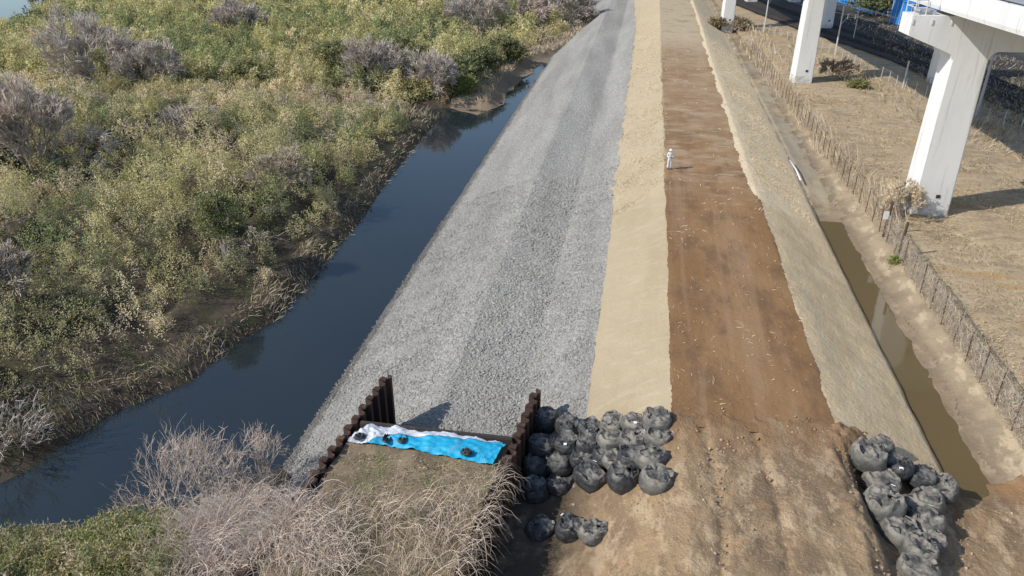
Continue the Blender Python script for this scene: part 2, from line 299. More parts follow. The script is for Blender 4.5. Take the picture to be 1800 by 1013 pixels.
# field and railway ground
xf = np.concatenate([np.arange(0, 22, .45), np.arange(22, 110, 2.0)]); yf = ys(2, 330)
u = xf[None, :]; X = E6(yf)[:, None] + u; Y = np.repeat(yf[:, None], len(xf), 1)
zf = -1.6 + np.interp(u, [0, 3], [0, .15]) + (fbm(X * .3, Y * .3, 5, 101) - .5) * .5 * smooth(0, 2, u)
struct(grid('dry_field', X, Y, zf, M['field']), 'dry brown grass field between the wire fence and the white viaduct piers', 'field')
RB = lambda y: np.interp(y, [6, 92, 106, 127.6, 149, 330], [64, 43.5, 39.5, 36.0, 28.5, -16])
yq = np.arange(40, 330, 3.0); uq = np.linspace(0, 1, 12)[None, :]; X = RB(yq)[:, None] * (1 - uq) + 130 * uq; Y = np.repeat(yq[:, None], 12, 1)
struct(grid('railway_bed', X, Y, np.full_like(X, -1.12) + (fbm(X * .2, Y * .2, 3, 3) - .5) * .3, M['ballast']), 'dark ballast ground of the railway yard under the viaduct', 'railway ground')
# ditch water
yw = np.linspace(27.0, 59.5, 60); wl = lambda y: 14.85 + 0 * y; wr = lambda y: 16.95 + 0 * y
u = np.linspace(0, 1, 6)[None, :]; X = wl(yw)[:, None] * (1 - u) + wr(yw)[:, None] * u
struct(grid('ditch_water', X, np.repeat(yw[:, None], 6, 1), np.full((60, 6), -2.42), M['ditchw']), 'murky brown water standing in the ditch', 'water')

# ------------------------------------------------------------------ river, its banks
WPX = [(-300, 870), (-100, 868), (0, 850), (60, 822), (105, 788), (205, 722), (338, 670), (420, 598), (490, 560), (545, 490), (630, 395), (690, 308), (745, 240), (772, 212), (735, 205), (725, 194),
       (800, 189), (868, 192), (880, 170), (892, 150), (922, 122), (938, 108), (978, 98)]
NPX = [(500, 822), (455, 836), (400, 852), (330, 882), (240, 915), (150, 940), (0, 955), (-150, 975), (-300, 985)]
wl_ = at(np.array([p[0] for p in WPX]), np.array([p[1] for p in WPX]), -7.4)[:, :2]
nl_ = at(np.array([p[0] for p in NPX]), np.array([p[1] for p in NPX]), -7.4)[:, :2]
gl_ = np.array([[GL(q) + 1.5, q] for q in (150., 188., 215., 330.)]); WATER = [np.vstack([wl_, gl_, [[-3, 330], [-3, 28], [-11.9, 28.0]], nl_])]
fr = at(np.array([-400, 10, 55, 95, 120, -400]), np.array([110, 66, 44, 20, -30, -30]), -7.4)[:, :2]; WATER.append(fr)
def sdist(x, y, poly):     # > 0 outside
    n = len(poly); dm = np.full(x.shape, 1e9); ins = np.zeros(x.shape, bool)
    for i in range(n):
        a = poly[i]; b = poly[(i + 1) % n]; e = b - a; t = np.clip(((x - a[0]) * e[0] + (y - a[1]) * e[1]) / (e @ e + 1e-9), 0, 1)
        dm = np.minimum(dm, (x - a[0] - t * e[0]) ** 2 + (y - a[1] - t * e[1]) ** 2)
        c = (a[1] > y) != (b[1] > y); ins ^= c & (x < (b[0] - a[0]) * (y - a[1]) / (b[1] - a[1] + 1e-12) + a[0])
    dm = np.sqrt(dm); return np.where(ins, -dm, dm)
def landd(x, y): return np.minimum(sdist(x, y, WATER[0]), sdist(x, y, WATER[1]))
WALLDIR = np.array([math.sin(R(5.4)), math.cos(R(5.4))])
def leftwall(y): return -11.75 + (y - 31.1) * WALLDIR[0] / WALLDIR[1]
def landz(x, y, dd=None):
    dd = landd(x, y) if dd is None else dd
    z = -7.4 + np.clip(dd, -2, 1.2) * .65 + np.clip(dd - 1.2, 0, 40) * .035 + (fbm(x * .25, y * .25, 4, 7) - .5) * .9 * smooth(.5, 4, dd)
    z = z + (1.2 * smooth(.42, .62, fbm(x * .075, y * .075, 3, 27)) + 2.2 * smooth(.50, .66, fbm(x * .14, y * .14, 2, 28))) * smooth(3, 9, dd) * smooth(100, 78, y)
    near = (y < 28.5); zn = -7.4 + np.clip(dd, -2, 12) * .52 + (fbm(x * .6, y * .6, 4, 8) - .5) * .7 * smooth(.3, 2, dd)
    return np.where(near, np.minimum(zn, -1.9 - .25 * np.clip(leftwall(y) - x, 0, 9)), z)
xg = np.concatenate([np.arange(-260, -60, 2.0), np.arange(-60, -7, .5)]); yg = np.concatenate([np.arange(29, 80, .5), np.arange(80, 330, 1.2)])
X, Y = np.meshgrid(xg, yg); struct(grid('river_bank', X, Y, landz(X, Y), M['soil']), 'low dark soil of the wooded bank across the river', 'river bank')
xg = np.arange(-70, -11.6, .3); yg = np.arange(2, 29.2, .3); X, Y = np.meshgrid(xg, yg); X = np.minimum(X, leftwall(Y) - .05)
struct(grid('near_bank', X, Y, landz(X, Y), M['soil']), 'sloping soil of the near river bank below the brambles', 'river bank')
o = MB().add([(-270, 5, -7.4), (-9.5, 5, -7.4), (-9.5, 332, -7.4), (-270, 332, -7.4)], [(0, 1, 2, 3)]).build('river_water', M['river']); struct(o, 'dark blue river channel with a still surface beside the grey stones', 'water')
sb = at(np.array([400., 640, 560, 450]), np.array([9., 3, -8, -6]), -3.0)
u = np.linspace(0, 1, 30); X = np.array([[(1 - v) * (sb[0, 0] * (1 - a) + sb[1, 0] * a) + v * (sb[3, 0] * (1 - a) + sb[2, 0] * a) for a in u] for v in u]); Y = np.array([[(1 - v) * (sb[0, 1] * (1 - a) + sb[1, 1] * a) + v * (sb[3, 1] * (1 - a) + sb[2, 1] * a) for a in u] for v in u])
struct(grid('sandbar', X, Y, -3.2 + fbm(X * .2, Y * .2, 3, 4) * .5, M['sand']), 'pale sand flat beyond the far thicket', 'sand')
o = MB().box((0, 165, -12), (700, 900, .2)).build('ground', M['soil']); struct(o, 'dark ground underneath everything', 'ground')

so_ = [(790, 186), (838, 199), (880, 180), (898, 154), (928, 126), (945, 112), (985, 99), (1077, 51), (1047, 22)]; si_ = [(800, 168), (846, 158), (858, 146), (872, 132), (900, 104), (925, 90), (965, 70), (1030, 38), (1025, 12)]
uu = np.linspace(0, 8, 60); k9 = np.arange(9); po = np.stack([np.interp(uu, k9, [p[i] for p in so_]) for i in (0, 1)], 1); pi_ = np.stack([np.interp(uu, k9, [p[i] for p in si_]) for i in (0, 1)], 1); tt_ = np.linspace(0, 1, 14)[None, :, None]; po = po + np.stack([(fbm(uu * 2.2, uu * 0 + 3, 3, 4) - .5) * 22, (fbm(uu * 2.2, uu * 0 + 8, 3, 5) - .5) * 9], 1); pp = po[:, None] * (1 - tt_) + pi_[:, None] * tt_
wp = at(pp[..., 0], pp[..., 1], -6.8); X, Y = wp[..., 0], wp[..., 1]; struct(grid('spit_bank', X, Y, np.maximum(landz(X, Y), -7.6) + .10 + .25 * fbm(X * .6, Y * .6, 3, 3), M['bank']), 'pale dry earth strip of the far bank where the river narrows', 'bank')
# causeway between the sheet pile walls
rw0 = np.array([-3.98, 31.0]); lw0 = np.array([-11.75, 31.1])
def wall_x(w0, y): return w0[0] + (y - w0[1]) * WALLDIR[0] / WALLDIR[1]
yy = np.arange(2, 26.72, .16); u = np.linspace(0, 1, 52)[None, :]
X = (wall_x(lw0, yy) + .25)[:, None] * (1 - u) + (wall_x(rw0, yy) - .25)[:, None] * u; Y = np.repeat(yy[:, None], 52, 1)
def cz(x, y): return -1.38 + .26 * smooth(1.3, .2, wall_x(rw0, y) - x) * smooth(25, 23, y) + (fbm(x * .8, y * .8, 4, 12) - .5) * .35 - .12 * smooth(25, 22, y)
struct(grid('causeway_soil', X, Y, cz(X, Y), M['topsoil']), 'brown soil filling between the two rusty sheet pile walls', 'soil')

# ------------------------------------------------------------------ sheet pile walls and the tarpaulin between them
def pile_wall(w0, ylow, zbot, label, seed):
    rnd = random.Random(seed); L_ = (w0[1] - ylow) / WALLDIR[1]; n = int(L_ / .4)
    w = thing('sheet_pile_wall', label, 'sheet pile wall', (w0[0], w0[1], -1.2), 0, 'rusty sheet pile walls of the causeway')
    nx = np.array([WALLDIR[1], -WALLDIR[0]])
    for k in range(n):
        s = -1 if k % 2 else 1; a = k * .4; t = .045; zt = rnd.uniform(-.05, .05); prof = [(0, 0), (.09, .19 * s), (.31, .19 * s), (.4, 0)]
        poly = [(p, q + t) for p, q in prof] + [(p, q - t) for p, q in reversed(prof)]
        fn = lambda p, q, z: (-WALLDIR[0] * (a + p) + nx[0] * q, -WALLDIR[1] * (a + p) + nx[1] * q, z)
        MB().prism(poly, fn, zbot + 1.2, zt).build('sheet_pile', M['rust'], w)
        if s < 0 and k % 2: MB().box(fn(.2, -.0, zt + .03), (.30, .26, .10), math.atan2(nx[1], nx[0])).build('pile_cap', M['rust'], w)
    return w
pile_wall(lw0, 9, -7.5, 'rusty sheet pile wall on the river side, stepping down in front of the grey stones', 1)
pile_wall(rw0, 4.0, -5.0, 'rusty sheet pile wall beside the black bags, its bag side in shadow', 2)
bh = thing('bulkhead', 'dark steel plate closing the causeway end behind the blue tarp', 'bulkhead', (-8, 26.85, -1.2))
MB().box((-.15, 0, -1.6), (7.2, .10, 3.3)).build('plate', M['dark_steel'], bh); MB().box((-.15, .09, .0), (7.2, .16, .16)).build('top_beam', M['dark_steel'], bh)
tp = thing('tarp', 'crumpled blue and white tarp draped across the end of the causeway', 'tarp', (-8.3, 26, -1.2))
NPt = [(-11.75, 25.75), (-11.2, 26.85), (-10.1, 27.0), (-7.5, 26.95), (-5.2, 26.75), (-4.75, 26.65)]; SPt = [(-11.9, 25.6), (-11.0, 25.65), (-10.2, 25.7), (-8.4, 25.5), (-6.5, 25.25), (-5.1, 25.1)]
nu, nv = 110, 26; ug = np.linspace(0, 1, nu); kk = np.linspace(0, 1, 6)
nxx = np.interp(ug, kk, [p[0] for p in NPt]); nyy = np.interp(ug, kk, [p[1] for p in NPt]); sxx = np.interp(ug, kk, [p[0] for p in SPt]); syy = np.interp(ug, kk, [p[1] for p in SPt])
vg = np.linspace(0, 1, nv)[:, None]; X = sxx * (1 - vg) + nxx * vg; Y = syy * (1 - vg) + nyy * vg
wr_ = np.abs(fbm(X * 1.4 + Y * 2.6, Y * 1.2 - X * .6, 4, 21) - .5) * .42 + np.abs(fbm(X * 3.4 - Y * 2, Y * 3 + X, 3, 22) - .5) * .22
ZZ = cz(X, Y) + .07 + wr_ + .20 * np.sin(np.pi * np.clip(vg, 0, 1)) + .12 * np.exp(-((ug - .12) / .12) ** 2) * vg - .35 * smooth(.93, 1.0, vg) * (ug > .1)
X = X + 8.3; Y = Y - 26; ZZ = ZZ + 1.2
vb = np.clip((ug - .17) / .72, 0, .90) + (fbm(ug * 14, ug * 0, 3, 9) - .5) * .10; vb[ug < .12] = 0
for nm, mt, a, b in (('white_sheet', 'silver', vb, np.ones(nu)), ('blue_sheet', 'blue', np.zeros(nu), vb)):
    a = np.clip(a, 0, 1); b = np.clip(b, 0, 1); v2 = np.linspace(0, 1, nv)[:, None]; vv = a * (1 - v2) + b * v2; q = vv * (nv - 1); i0 = np.clip(np.floor(q).astype(int), 0, nv - 2); f = q - i0; cI = np.arange(nu)[None, :]
    G = lambda A: A[i0, cI] * (1 - f) + A[i0 + 1, cI] * f
    keep = slice(None) if nm == 'white_sheet' else slice(int(nu * .13), None)
    grid(nm, G(X)[:, keep], G(Y)[:, keep], G(ZZ)[:, keep] + (.02 if nm == 'white_sheet' else 0), M[mt], True, tp)

# ------------------------------------------------------------------ black bulk bags
def bag_mesh(seed, r=.66, h=.98, top=0):
    n, m = 56, 34; ph = np.linspace(0, 2 * np.pi, n, endpoint=False)[None, :]; t = np.linspace(0, 1, m)[:, None]
    prof_r = np.interp(t, [0, .04, .14, .34, .52, .60, .68, .76, .86, .94, 1], [.02, .84, 1.02, 1.10, 1.04, .96, .88, .74, .52, .27, 0.001])
    prof_z = np.interp(t, [0, .04, .14, .34, .52, .60, .68, .76, .86, .94, 1], [0, .0, .09, .38, .70, .82, .89, .92, .93, .95, .97])
    cx, cy = np.cos(ph), np.sin(ph); sq = 1 / (np.abs(cx) ** 4 + np.abs(cy) ** 4) ** .25; sq = 1 + (sq - 1) * .45
    nz = fbm(cx * 1.6 + 9 + t * 2.2, cy * 1.6 + seed + t * 1.3, 3, seed) - .5; fold = np.abs(fbm(ph / 6.283 * 9 + 0 * t, t * 3.0, 3, seed + 5) * 2 - 1)
    fold = fold * np.minimum(1, np.minimum(ph, 6.283 - ph) / .5); rr = r * prof_r * sq * (1 + .16 * nz) + (fold - .45) * .14 * smooth(.3, .65, t) * prof_r
    zz = h * prof_z * (1 + .12 * nz * (t < .9)); X = rr * cx; Y = rr * cy
    cr = np.abs(fbm(X * 3.2 + seed, Y * 3.2, 4, seed + 11) - .5) * 2
    cr2 = np.abs(fbm(X * 1.7 + seed * 3, Y * 1.7 + 5, 2, seed + 31) - .5) * 2; zz = zz + ((cr - .35) * .24 + (cr2 - .35) * .18) * smooth(.54, .72, t) + .10 * smooth(.60, .68, t) * (1 - smooth(.68, .78, t)) * (.5 + fold) + top * smooth(.6, 1, t) * .25
    V = np.stack([X, Y, zz + 0 * X], -1).reshape(-1, 3); idx = np.arange(n * m).reshape(m, n); F = np.stack([idx[:-1], np.roll(idx, -1, 1)[:-1], np.roll(idx, -1, 1)[1:], idx[1:]], -1).reshape(-1, 4)
    return V, F
def bag_proto(seed, mat, open_=False):
    V, F = bag_mesh(seed); a = mesh_np('sack', V, F, M[mat], None, None, True, False).data
    rnd = random.Random(seed); nb = MB(); q = rnd.uniform(0, 6.28); ox, oy = .22 * math.cos(q), .22 * math.sin(q)
    n = 40; V2 = []; F2 = []                                   # the gathered collar of cloth on top
    for i in range(5):
        for k in range(n):
            th = 2 * math.pi * k / n; fr_ = math.sin(th * 7 + seed) * .5 + math.sin(th * 12 + seed * 2) * .35 + rnd.uniform(-.2, .2)
            rad = (.34, .20, .09, .13, .22)[i] * (1 + .45 * fr_ * i / 4); z = (.80, .92, .99, 1.05, 1.06)[i] + .06 * fr_ * i / 4 - (.07 * (math.cos(th - q) + .8) if i > 2 else 0)
            V2.append((ox + rad * math.cos(th), oy + rad * math.sin(th), z))
    for i in range(4):
        for k in range(n): F2.append((i * n + k, i * n + (k + 1) % n, (i + 1) * n + (k + 1) % n, (i + 1) * n + k))
    b = nb.add(V2, F2).build('collar', M[mat], None, True); bd = b.data; bpy.data.objects.remove(b)
    loops = []
    for s in (0, 1):
        th = q + math.pi / 2 + s * math.pi; c = Vector((.52 * math.cos(th), .52 * math.sin(th), .78)); tg = Vector((-math.sin(th), math.cos(th), 0))
        pts = [c - tg * .22, c - tg * .2 + Vector((0, 0, .12)), c * .75 + Vector((.06 * rnd.uniform(-1, 1), .06, .36)), c + tg * .2 + Vector((0, 0, .10)), c + tg * .22]
        o = MB().tube(pts, .026, 5).build('lifting_loop', M['strap']); loops.append(o.data); bpy.data.objects.remove(o)
    o = MB().box((0, 0, 0), (.17, .015, .13)).build('label_tag', M['tagw']); tg_ = o.data; bpy.data.objects.remove(o)
    return a, bd, loops, tg_
PROTO = {('black', i): bag_proto(100 + i * 7, 'bag') for i in range(5)}; PROTO.update({('dusty', i): bag_proto(200 + i * 9, 'bag_dusty') for i in range(5)})
def bag(px, py, label, group, kind='black', k=0, size=1.0, up=0.0, tagdir=None, collar=True, tilt=0, rz=None):
    g = ground_at(px, py, .5 * size + up); rnd = random.Random(int(px * 7 + py)); rz = rnd.uniform(0, 6.28) if rz is None else rz
    t = thing('bulk_bag', label, 'bulk bag', (g[0], g[1], Z(g[0], g[1]) + up - .04), rz, group); size *= .86; t.scale = (size * rnd.uniform(.92, 1.14), size * rnd.uniform(.92, 1.14), size * rnd.uniform(.74, 1.04)); collar = collar and rnd.random() < .45; t.rotation_euler[0] = tilt + rnd.uniform(-.14, .14); t.rotation_euler[1] = rnd.uniform(-.14, .14)
    a, b, lp, tg = PROTO[(kind, k % 5)]
    for nm, me in [('sack', a)] + ([('collar', b)] if collar else []) + [('lifting_loop', q) for q in lp]:
        o = bpy.data.objects.new(nm, me); C.objects.link(o); o.parent = t
    if tagdir is not None:
        o = bpy.data.objects.new('label_tag', tg); C.objects.link(o); o.parent = t; th = tagdir - rz
        o.location = (.60 * math.cos(th), .60 * math.sin(th), .99); o.rotation_euler = (-.9, 0, th + math.pi / 2)
    return t
GL_ = 'black bags heaped at the end of the straw slope'; GR_ = 'dusty bags stacked along the right edge of the clay ramp'
SOUTH = -math.pi / 2
for a in [
 (959, 733, 'black bag at the far left corner of the heap, against the sheet pile wall top', 'black', 0, 1.08, .25),
 (1000, 741, 'black bag at the stone slope, second from the sheet pile wall in the far row', 'black', 1, .98, .1),
 (1038, 745, 'bag where the grey stones meet the straw, third in the far row', 'black', 2, .94, .1, SOUTH),
 (1078, 738, 'large crumpled bag at the middle of the straw edge, fourth in the far row', 'dusty', 0, .98, .05),
 (1116, 741, 'wrinkled bag in the far row, just left of the smooth dusty corner bag', 'dusty', 1, .92, .0, SOUTH),
 (1155, 732, 'smooth dusty bag at the far right corner of the heap, touching the clay track', 'dusty', 2, 1.02, .05),
 (953, 776, 'shaded black bag against the sheet pile wall, just in front of the far corner bag', 'black', 3, 1.06, .2),
 (999, 771, 'black bag with a flat dusty top, second from the wall in the second row', 'black', 4, .96, .1, SOUTH),
 (1036, 775, 'shiny crumpled black bag in the middle of the second row', 'black', 0, .98, .05),
 (1075, 768, 'grey bag with two deep folds in its top, centre of the heap', 'dusty', 3, 1.0, .05),
 (1115, 768, 'dusty bag with a wide open flat top, right of centre in the second row', 'dusty', 4, 1.02, .0, 0.2),
 (1159, 766, 'flattened clay coloured bag at the right end of the second row', 'dusty', 0, 1.0, -.3, .1),
 (985, 808, 'black bag with a torn open top, front left of the heap in half shadow', 'black', 1, 1.05, .0, 1.2),
 (1026, 797, 'black bag with a white label, between the torn bag and the tall front bag', 'black', 2, .95, .12, 1.3),
 (1062, 800, 'half buried bag in the third row behind the two tall front bags', 'black', 3, .92, .1),
 (1084, 803, 'bag with a gathered dusty collar leaning over the round front bag', 'dusty', 1, .92, .3),
 (1112, 800, 'bluish black bag behind the round front bag, in the third row', 'black', 4, .98, .2),
 (1147, 799, 'pale grey pillow shaped bag near the right end of the heap', 'dusty', 2, 1.06, .1),
 (1038, 830, 'tall black bag bulging at the front of the heap, left of the round one', 'black', 2, 1.12, .1, 1.2),
 (1096, 834, 'big round shiny black bag at the front centre of the heap', 'black', 0, 1.18, .05, .8),
 (1153, 840, 'slumped grey bag with long creases, front right corner of the heap', 'dusty', 4, 1.02, -.1),
 (942, 815, 'black bag in deep shadow at the foot of the sheet pile wall', 'black', 1, 1.05, .0),
 (985, 848, 'black bag in the shadow just in front of the torn bag', 'black', 3, 1.0, -.1),
 (945, 858, 'black bag low in the shadow beside the sheet pile wall', 'black', 4, 1.0, -.1),
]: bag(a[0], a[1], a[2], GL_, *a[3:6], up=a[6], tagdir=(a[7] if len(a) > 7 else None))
for a in [(1001, 925, 'open black bag standing apart at the shadow edge in the foreground', 'black', 2, .95, 0., 2.6), (1045, 931, 'grey open bag with a clay stained foot, right one of the foreground pair', 'dusty', 1, .92, -.05),
          (950, 922, 'black bag in deep shadow, left of the lone foreground pair', 'black', 0, 1.0, -.15, .4)]:
    bag(a[0], a[1], a[2], 'bags standing apart in the foreground', *a[3:6], up=a[6], tagdir=(a[7] if len(a) > 7 else None))
for a in [
 (1526, 796, 'big grey bag at the upper end of the right hand stack, by the clay edge', 'dusty', 0, 1.14, .15),
 (1550, 776, 'crumpled bag behind the big one at the upper end of the right hand stack', 'dusty', 1, .85, .1),
 (1579, 812, 'bag with a label on its collar, beside the straw slope in the right hand stack', 'black', 2, 1.02, .25, SOUTH),
 (1552, 840, 'wrinkled bag between the big upper bag and the smooth pillow bag', 'dusty', 3, 1.08, .15, 2.6),
 (1555, 881, 'smooth pillow shaped bag with a white label, middle of the clay edge', 'dusty', 2, 1.18, .15, .9),
 (1600, 882, 'low bag tucked right behind the smooth pillow bag', 'dusty', 4, .95, .1),
 (1622, 836, 'dark crumpled bag in the middle of the right hand stack', 'black', 0, .95, .2),
 (1659, 850, 'outermost bag by the ditch, with sunlit folds and a long shadow', 'dusty', 1, 1.1, .35),
 (1634, 878, 'creased bag just in front of the outermost ditch bag', 'dusty', 3, 1.02, .2),
 (1582, 925, 'pale bag leaning on the clay edge below the pillow bag', 'dusty', 0, 1.18, .05),
 (1630, 914, 'bag with a white label in the right column, below the creased bag', 'dusty', 4, .98, .2, 1.2),
 (1636, 943, 'bag low in the right column, above the two bottom bags', 'dusty', 2, .95, .1),
 (1616, 962, 'large draped bag second from the bottom of the right hand stack', 'dusty', 1, 1.12, .15),
 (1618, 994, 'rounded bag at the bottom of the right hand stack, cut by the frame', 'dusty', 3, 1.14, .1),
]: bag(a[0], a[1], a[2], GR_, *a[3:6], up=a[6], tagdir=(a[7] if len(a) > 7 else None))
# small weights on the tarp
for px, py, lb in [(632, 766, 'small black weight bag on the white left corner of the tarp'), (680, 769, 'larger black weight bag in the middle of the white part of the tarp'),
                   (708, 770, 'black weight bag where the white part of the tarp meets the blue'), (820, 796, 'lone dark weight bag on the blue half of the tarp')]:
    p = at(px, py, -1.0); V, F = bag_mesh(int(px), .22, .15); o = mesh_np('weight_bag', V, F, M['bag'], None, None, True); o.location = (p[0], p[1], cz(p[0], p[1]) + .27); o.rotation_euler = (0, 0, px); o.scale = (1.15, .8, 1)
    tag(o, lb, 'weight bag', 'weight bags on the tarp')
# ditch-side white pipe and small rubbish
p0 = at(1388, 284, -1.8); p1 = at(1407, 319, -1.85); o = MB().tube([p0 + [0, 0, .12], (p0 + p1) / 2 + [.1, 0, .14], p1 + [0, 0, .1]], .07, 8).build('drain_pipe', M['white'], None, True); tag(o, 'white pipe lying on the far side of the right hand straw slope', 'pipe')

# ------------------------------------------------------------------ person
def skin_body(name, pts, edges, rad, root, mat, parent, sub=2):
    me = bpy.data.meshes.new(name); me.from_pydata(pts, edges, []); o = bpy.data.objects.new(name, me); C.objects.link(o)
    sk = o.modifiers.new('s', 'SKIN'); sk.use_smooth_shade = True
    for i, r in enumerate(rad): me.skin_vertices[0].data[i].radius = r if isinstance(r, tuple) else (r, r)
    me.skin_vertices[0].data[root].use_root = True; ss = o.modifiers.new('u', 'SUBSURF'); ss.levels = sub; ss.render_levels = sub
    dg = bpy.context.evaluated_depsgraph_get(); m2 = bpy.data.meshes.new_from_object(o.evaluated_get(dg)); bpy.data.objects.remove(o)
    m2.name = name; m2.materials.clear(); m2.materials.append(mat); m2.polygons.foreach_set('use_smooth', [True] * len(m2.polygons))
    q = bpy.data.objects.new(name, m2); C.objects.link(q); q.parent = parent; return q
M['skin'] = nmat('skin', (.50, .32, .23), (), .6); M['cloth'] = nmat('white_workwear', (.70, .71, .73), [((.58, .60, .64), 6, .5, .7, .6)], .9, (14, .01)); M['shoe'] = nmat('dark_boots', (.09, .08, .075), (), .7); M['hair'] = nmat('dark_hair', (.02, .018, .016), (), .6); M['helmet'] = nmat('white_helmet', (.80, .80, .80), (), .35)
fp = at(1176, 298, 0); man = thing('person', 'person in white work clothes and helmet standing at the left edge of the crest', 'person', (fp[0], fp[1], 0.02), .25)
J = {}; P_ = []; Ed = []; Rd = []
def jt(n, p, r, par=None):
    J[n] = len(P_); P_.append(p); Rd.append(r)
    if par: Ed.append((J[par], J[n]))
jt('pelvis', (0, 0, .95), (.15, .11)); jt('waist', (0, 0, 1.10), (.13, .10), 'pelvis'); jt('chest', (0, .0, 1.30), (.16, .11), 'waist'); jt('neckb', (0, .01, 1.46), .07, 'chest'); jt('neck', (0, 0, 1.52), .055, 'neckb'); jt('head', (0, -.015, 1.62), (.078, .09), 'neck'); jt('crown', (0, -.005, 1.73), (.07, .085), 'head')
for s, n in ((-1, 'l'), (1, 'r')):
    jt('sh' + n, (.18 * s, 0, 1.41), .062, 'neckb'); jt('el' + n, (.24 * s, -.02, 1.13), .046, 'sh' + n); jt('wr' + n, (.10 * s, -.24, 1.10), .03, 'el' + n); jt('pa' + n, (.075 * s, -.31, 1.11), (.036, .018), 'wr' + n)
    for k, (dx, ln) in enumerate(((-.03, .070), (-.010, .080), (.010, .075), (.03, .060))):
        jt('f%d' % k + n, ((.075 + dx) * s, -.345, 1.115), .009, 'pa' + n); jt('g%d' % k + n, ((.070 + dx) * s, -.345 - ln * .5, 1.105), .0085, 'f%d' % k + n); jt('h%d' % k + n, ((.055 + dx) * s, -.345 - ln * .75, 1.080), .0075, 'g%d' % k + n)
    jt('th' + n, (.042 * s, -.275, 1.135), .010, 'wr' + n); jt('ti' + n, (.030 * s, -.32, 1.145), .009, 'th' + n)
    jt('hip' + n, (.095 * s, 0, .90), .088, 'pelvis'); jt('kn' + n, (.11 * s, -.02, .50), .060, 'hip' + n); jt('an' + n, (.12 * s, .02, .09), .040, 'kn' + n); jt('to' + n, (.135 * s, -.13, .035), .036, 'an' + n)
skin_body('body', P_, Ed, Rd, 0, M['skin'], man)
skin_body('jacket', [(0, 0, .90), (0, 0, 1.10), (0, 0, 1.30), (0, .01, 1.45)] + [(s * a, b, c) for s in (-1, 1) for a, b, c in ((.185, 0, 1.40), (.25, -.02, 1.13), (.115, -.22, 1.105))],
          [(0, 1), (1, 2), (2, 3), (3, 4), (4, 5), (5, 6), (3, 7), (7, 8), (8, 9)], [(.185, .145), (.165, .13), (.19, .14), (.10, .09)] + [.088, .068, .05] * 2, 1, M['cloth'], man)
skin_body('trousers', [(0, 0, 1.0), (0, 0, .93)] + [(s * a, b, c) for s in (-1, 1) for a, b, c in ((.10, 0, .84), (.112, -.02, .50), (.122, .015, .10))], [(0, 1), (1, 2), (2, 3), (3, 4), (1, 5), (5, 6), (6, 7)], [(.165, .13), (.165, .13)] + [.108, .085, .078] * 2, 1, M['cloth'], man)
for s in (-1, 1): skin_body('boot', [(.122 * s, .03, .14), (.122 * s, .02, .055), (.138 * s, -.15, .045)], [(0, 1), (1, 2)], [.062, .058, .048], 1, M['shoe'], man)
hm = MB(); nn = 20
V = [(.118 * math.cos(2 * math.pi * k / nn) * math.cos(e), (.138 * math.sin(2 * math.pi * k / nn)) * math.cos(e) - .01, 1.665 + .135 * math.sin(e)) for e in [i * math.pi / 2 / 7 for i in range(8)] for k in range(nn)]
F = [(i * nn + k, i * nn + (k + 1) % nn, (i + 1) * nn + (k + 1) % nn, (i + 1) * nn + k) for i in range(7) for k in range(nn)]; hm.add(V, F)
V = [((.118 + .02 * j) * math.cos(2 * math.pi * k / nn), (.138 + .02 * j + (.05 * j if math.sin(2 * math.pi * k / nn) < -.2 else 0)) * math.sin(2 * math.pi * k / nn) - .01, 1.665 - .012 * j) for j in (0, 1) for k in range(nn)]
hm.add(V, [(k, (k + 1) % nn, nn + (k + 1) % nn, nn + k) for k in range(nn)]).build('helmet', M['helmet'], man, True)
MB().tube([(0, -.095, 1.635), (0, -.125, 1.605), (0, -.105, 1.595)], [.010, .017, .012], 6).build('nose', M['skin'], man, True)
for s in (-1, 1):
    MB().tube([(.03 * s, -.094, 1.64), (.03 * s, -.104, 1.64)], .011, 8).build('eye', M['hair'], man); MB().tube([(.085 * s, .0, 1.60), (.100 * s, .005, 1.635), (.088 * s, .01, 1.655)], .014, 6).build('ear', M['skin'], man, True)
MB().tube([(-.025, -.098, 1.565), (0, -.103, 1.562), (.025, -.098, 1.565)], .006, 5).build('mouth', M['rust'], man)
rc = MB().box((fp[0], fp[1], 0), (.16, .09, .04)).build('controller', M['dark_steel'], None, False, .01); rc.location = (0, 0, 0)
th = .25; off = Vector((0, -.36, 1.125)); off.rotate(Matrix.Rotation(th, 3, 'Z')); rc.location = (off.x, off.y, off.z + .02); tag(rc, 'small dark controller held in the hands of the person in white', 'controller')

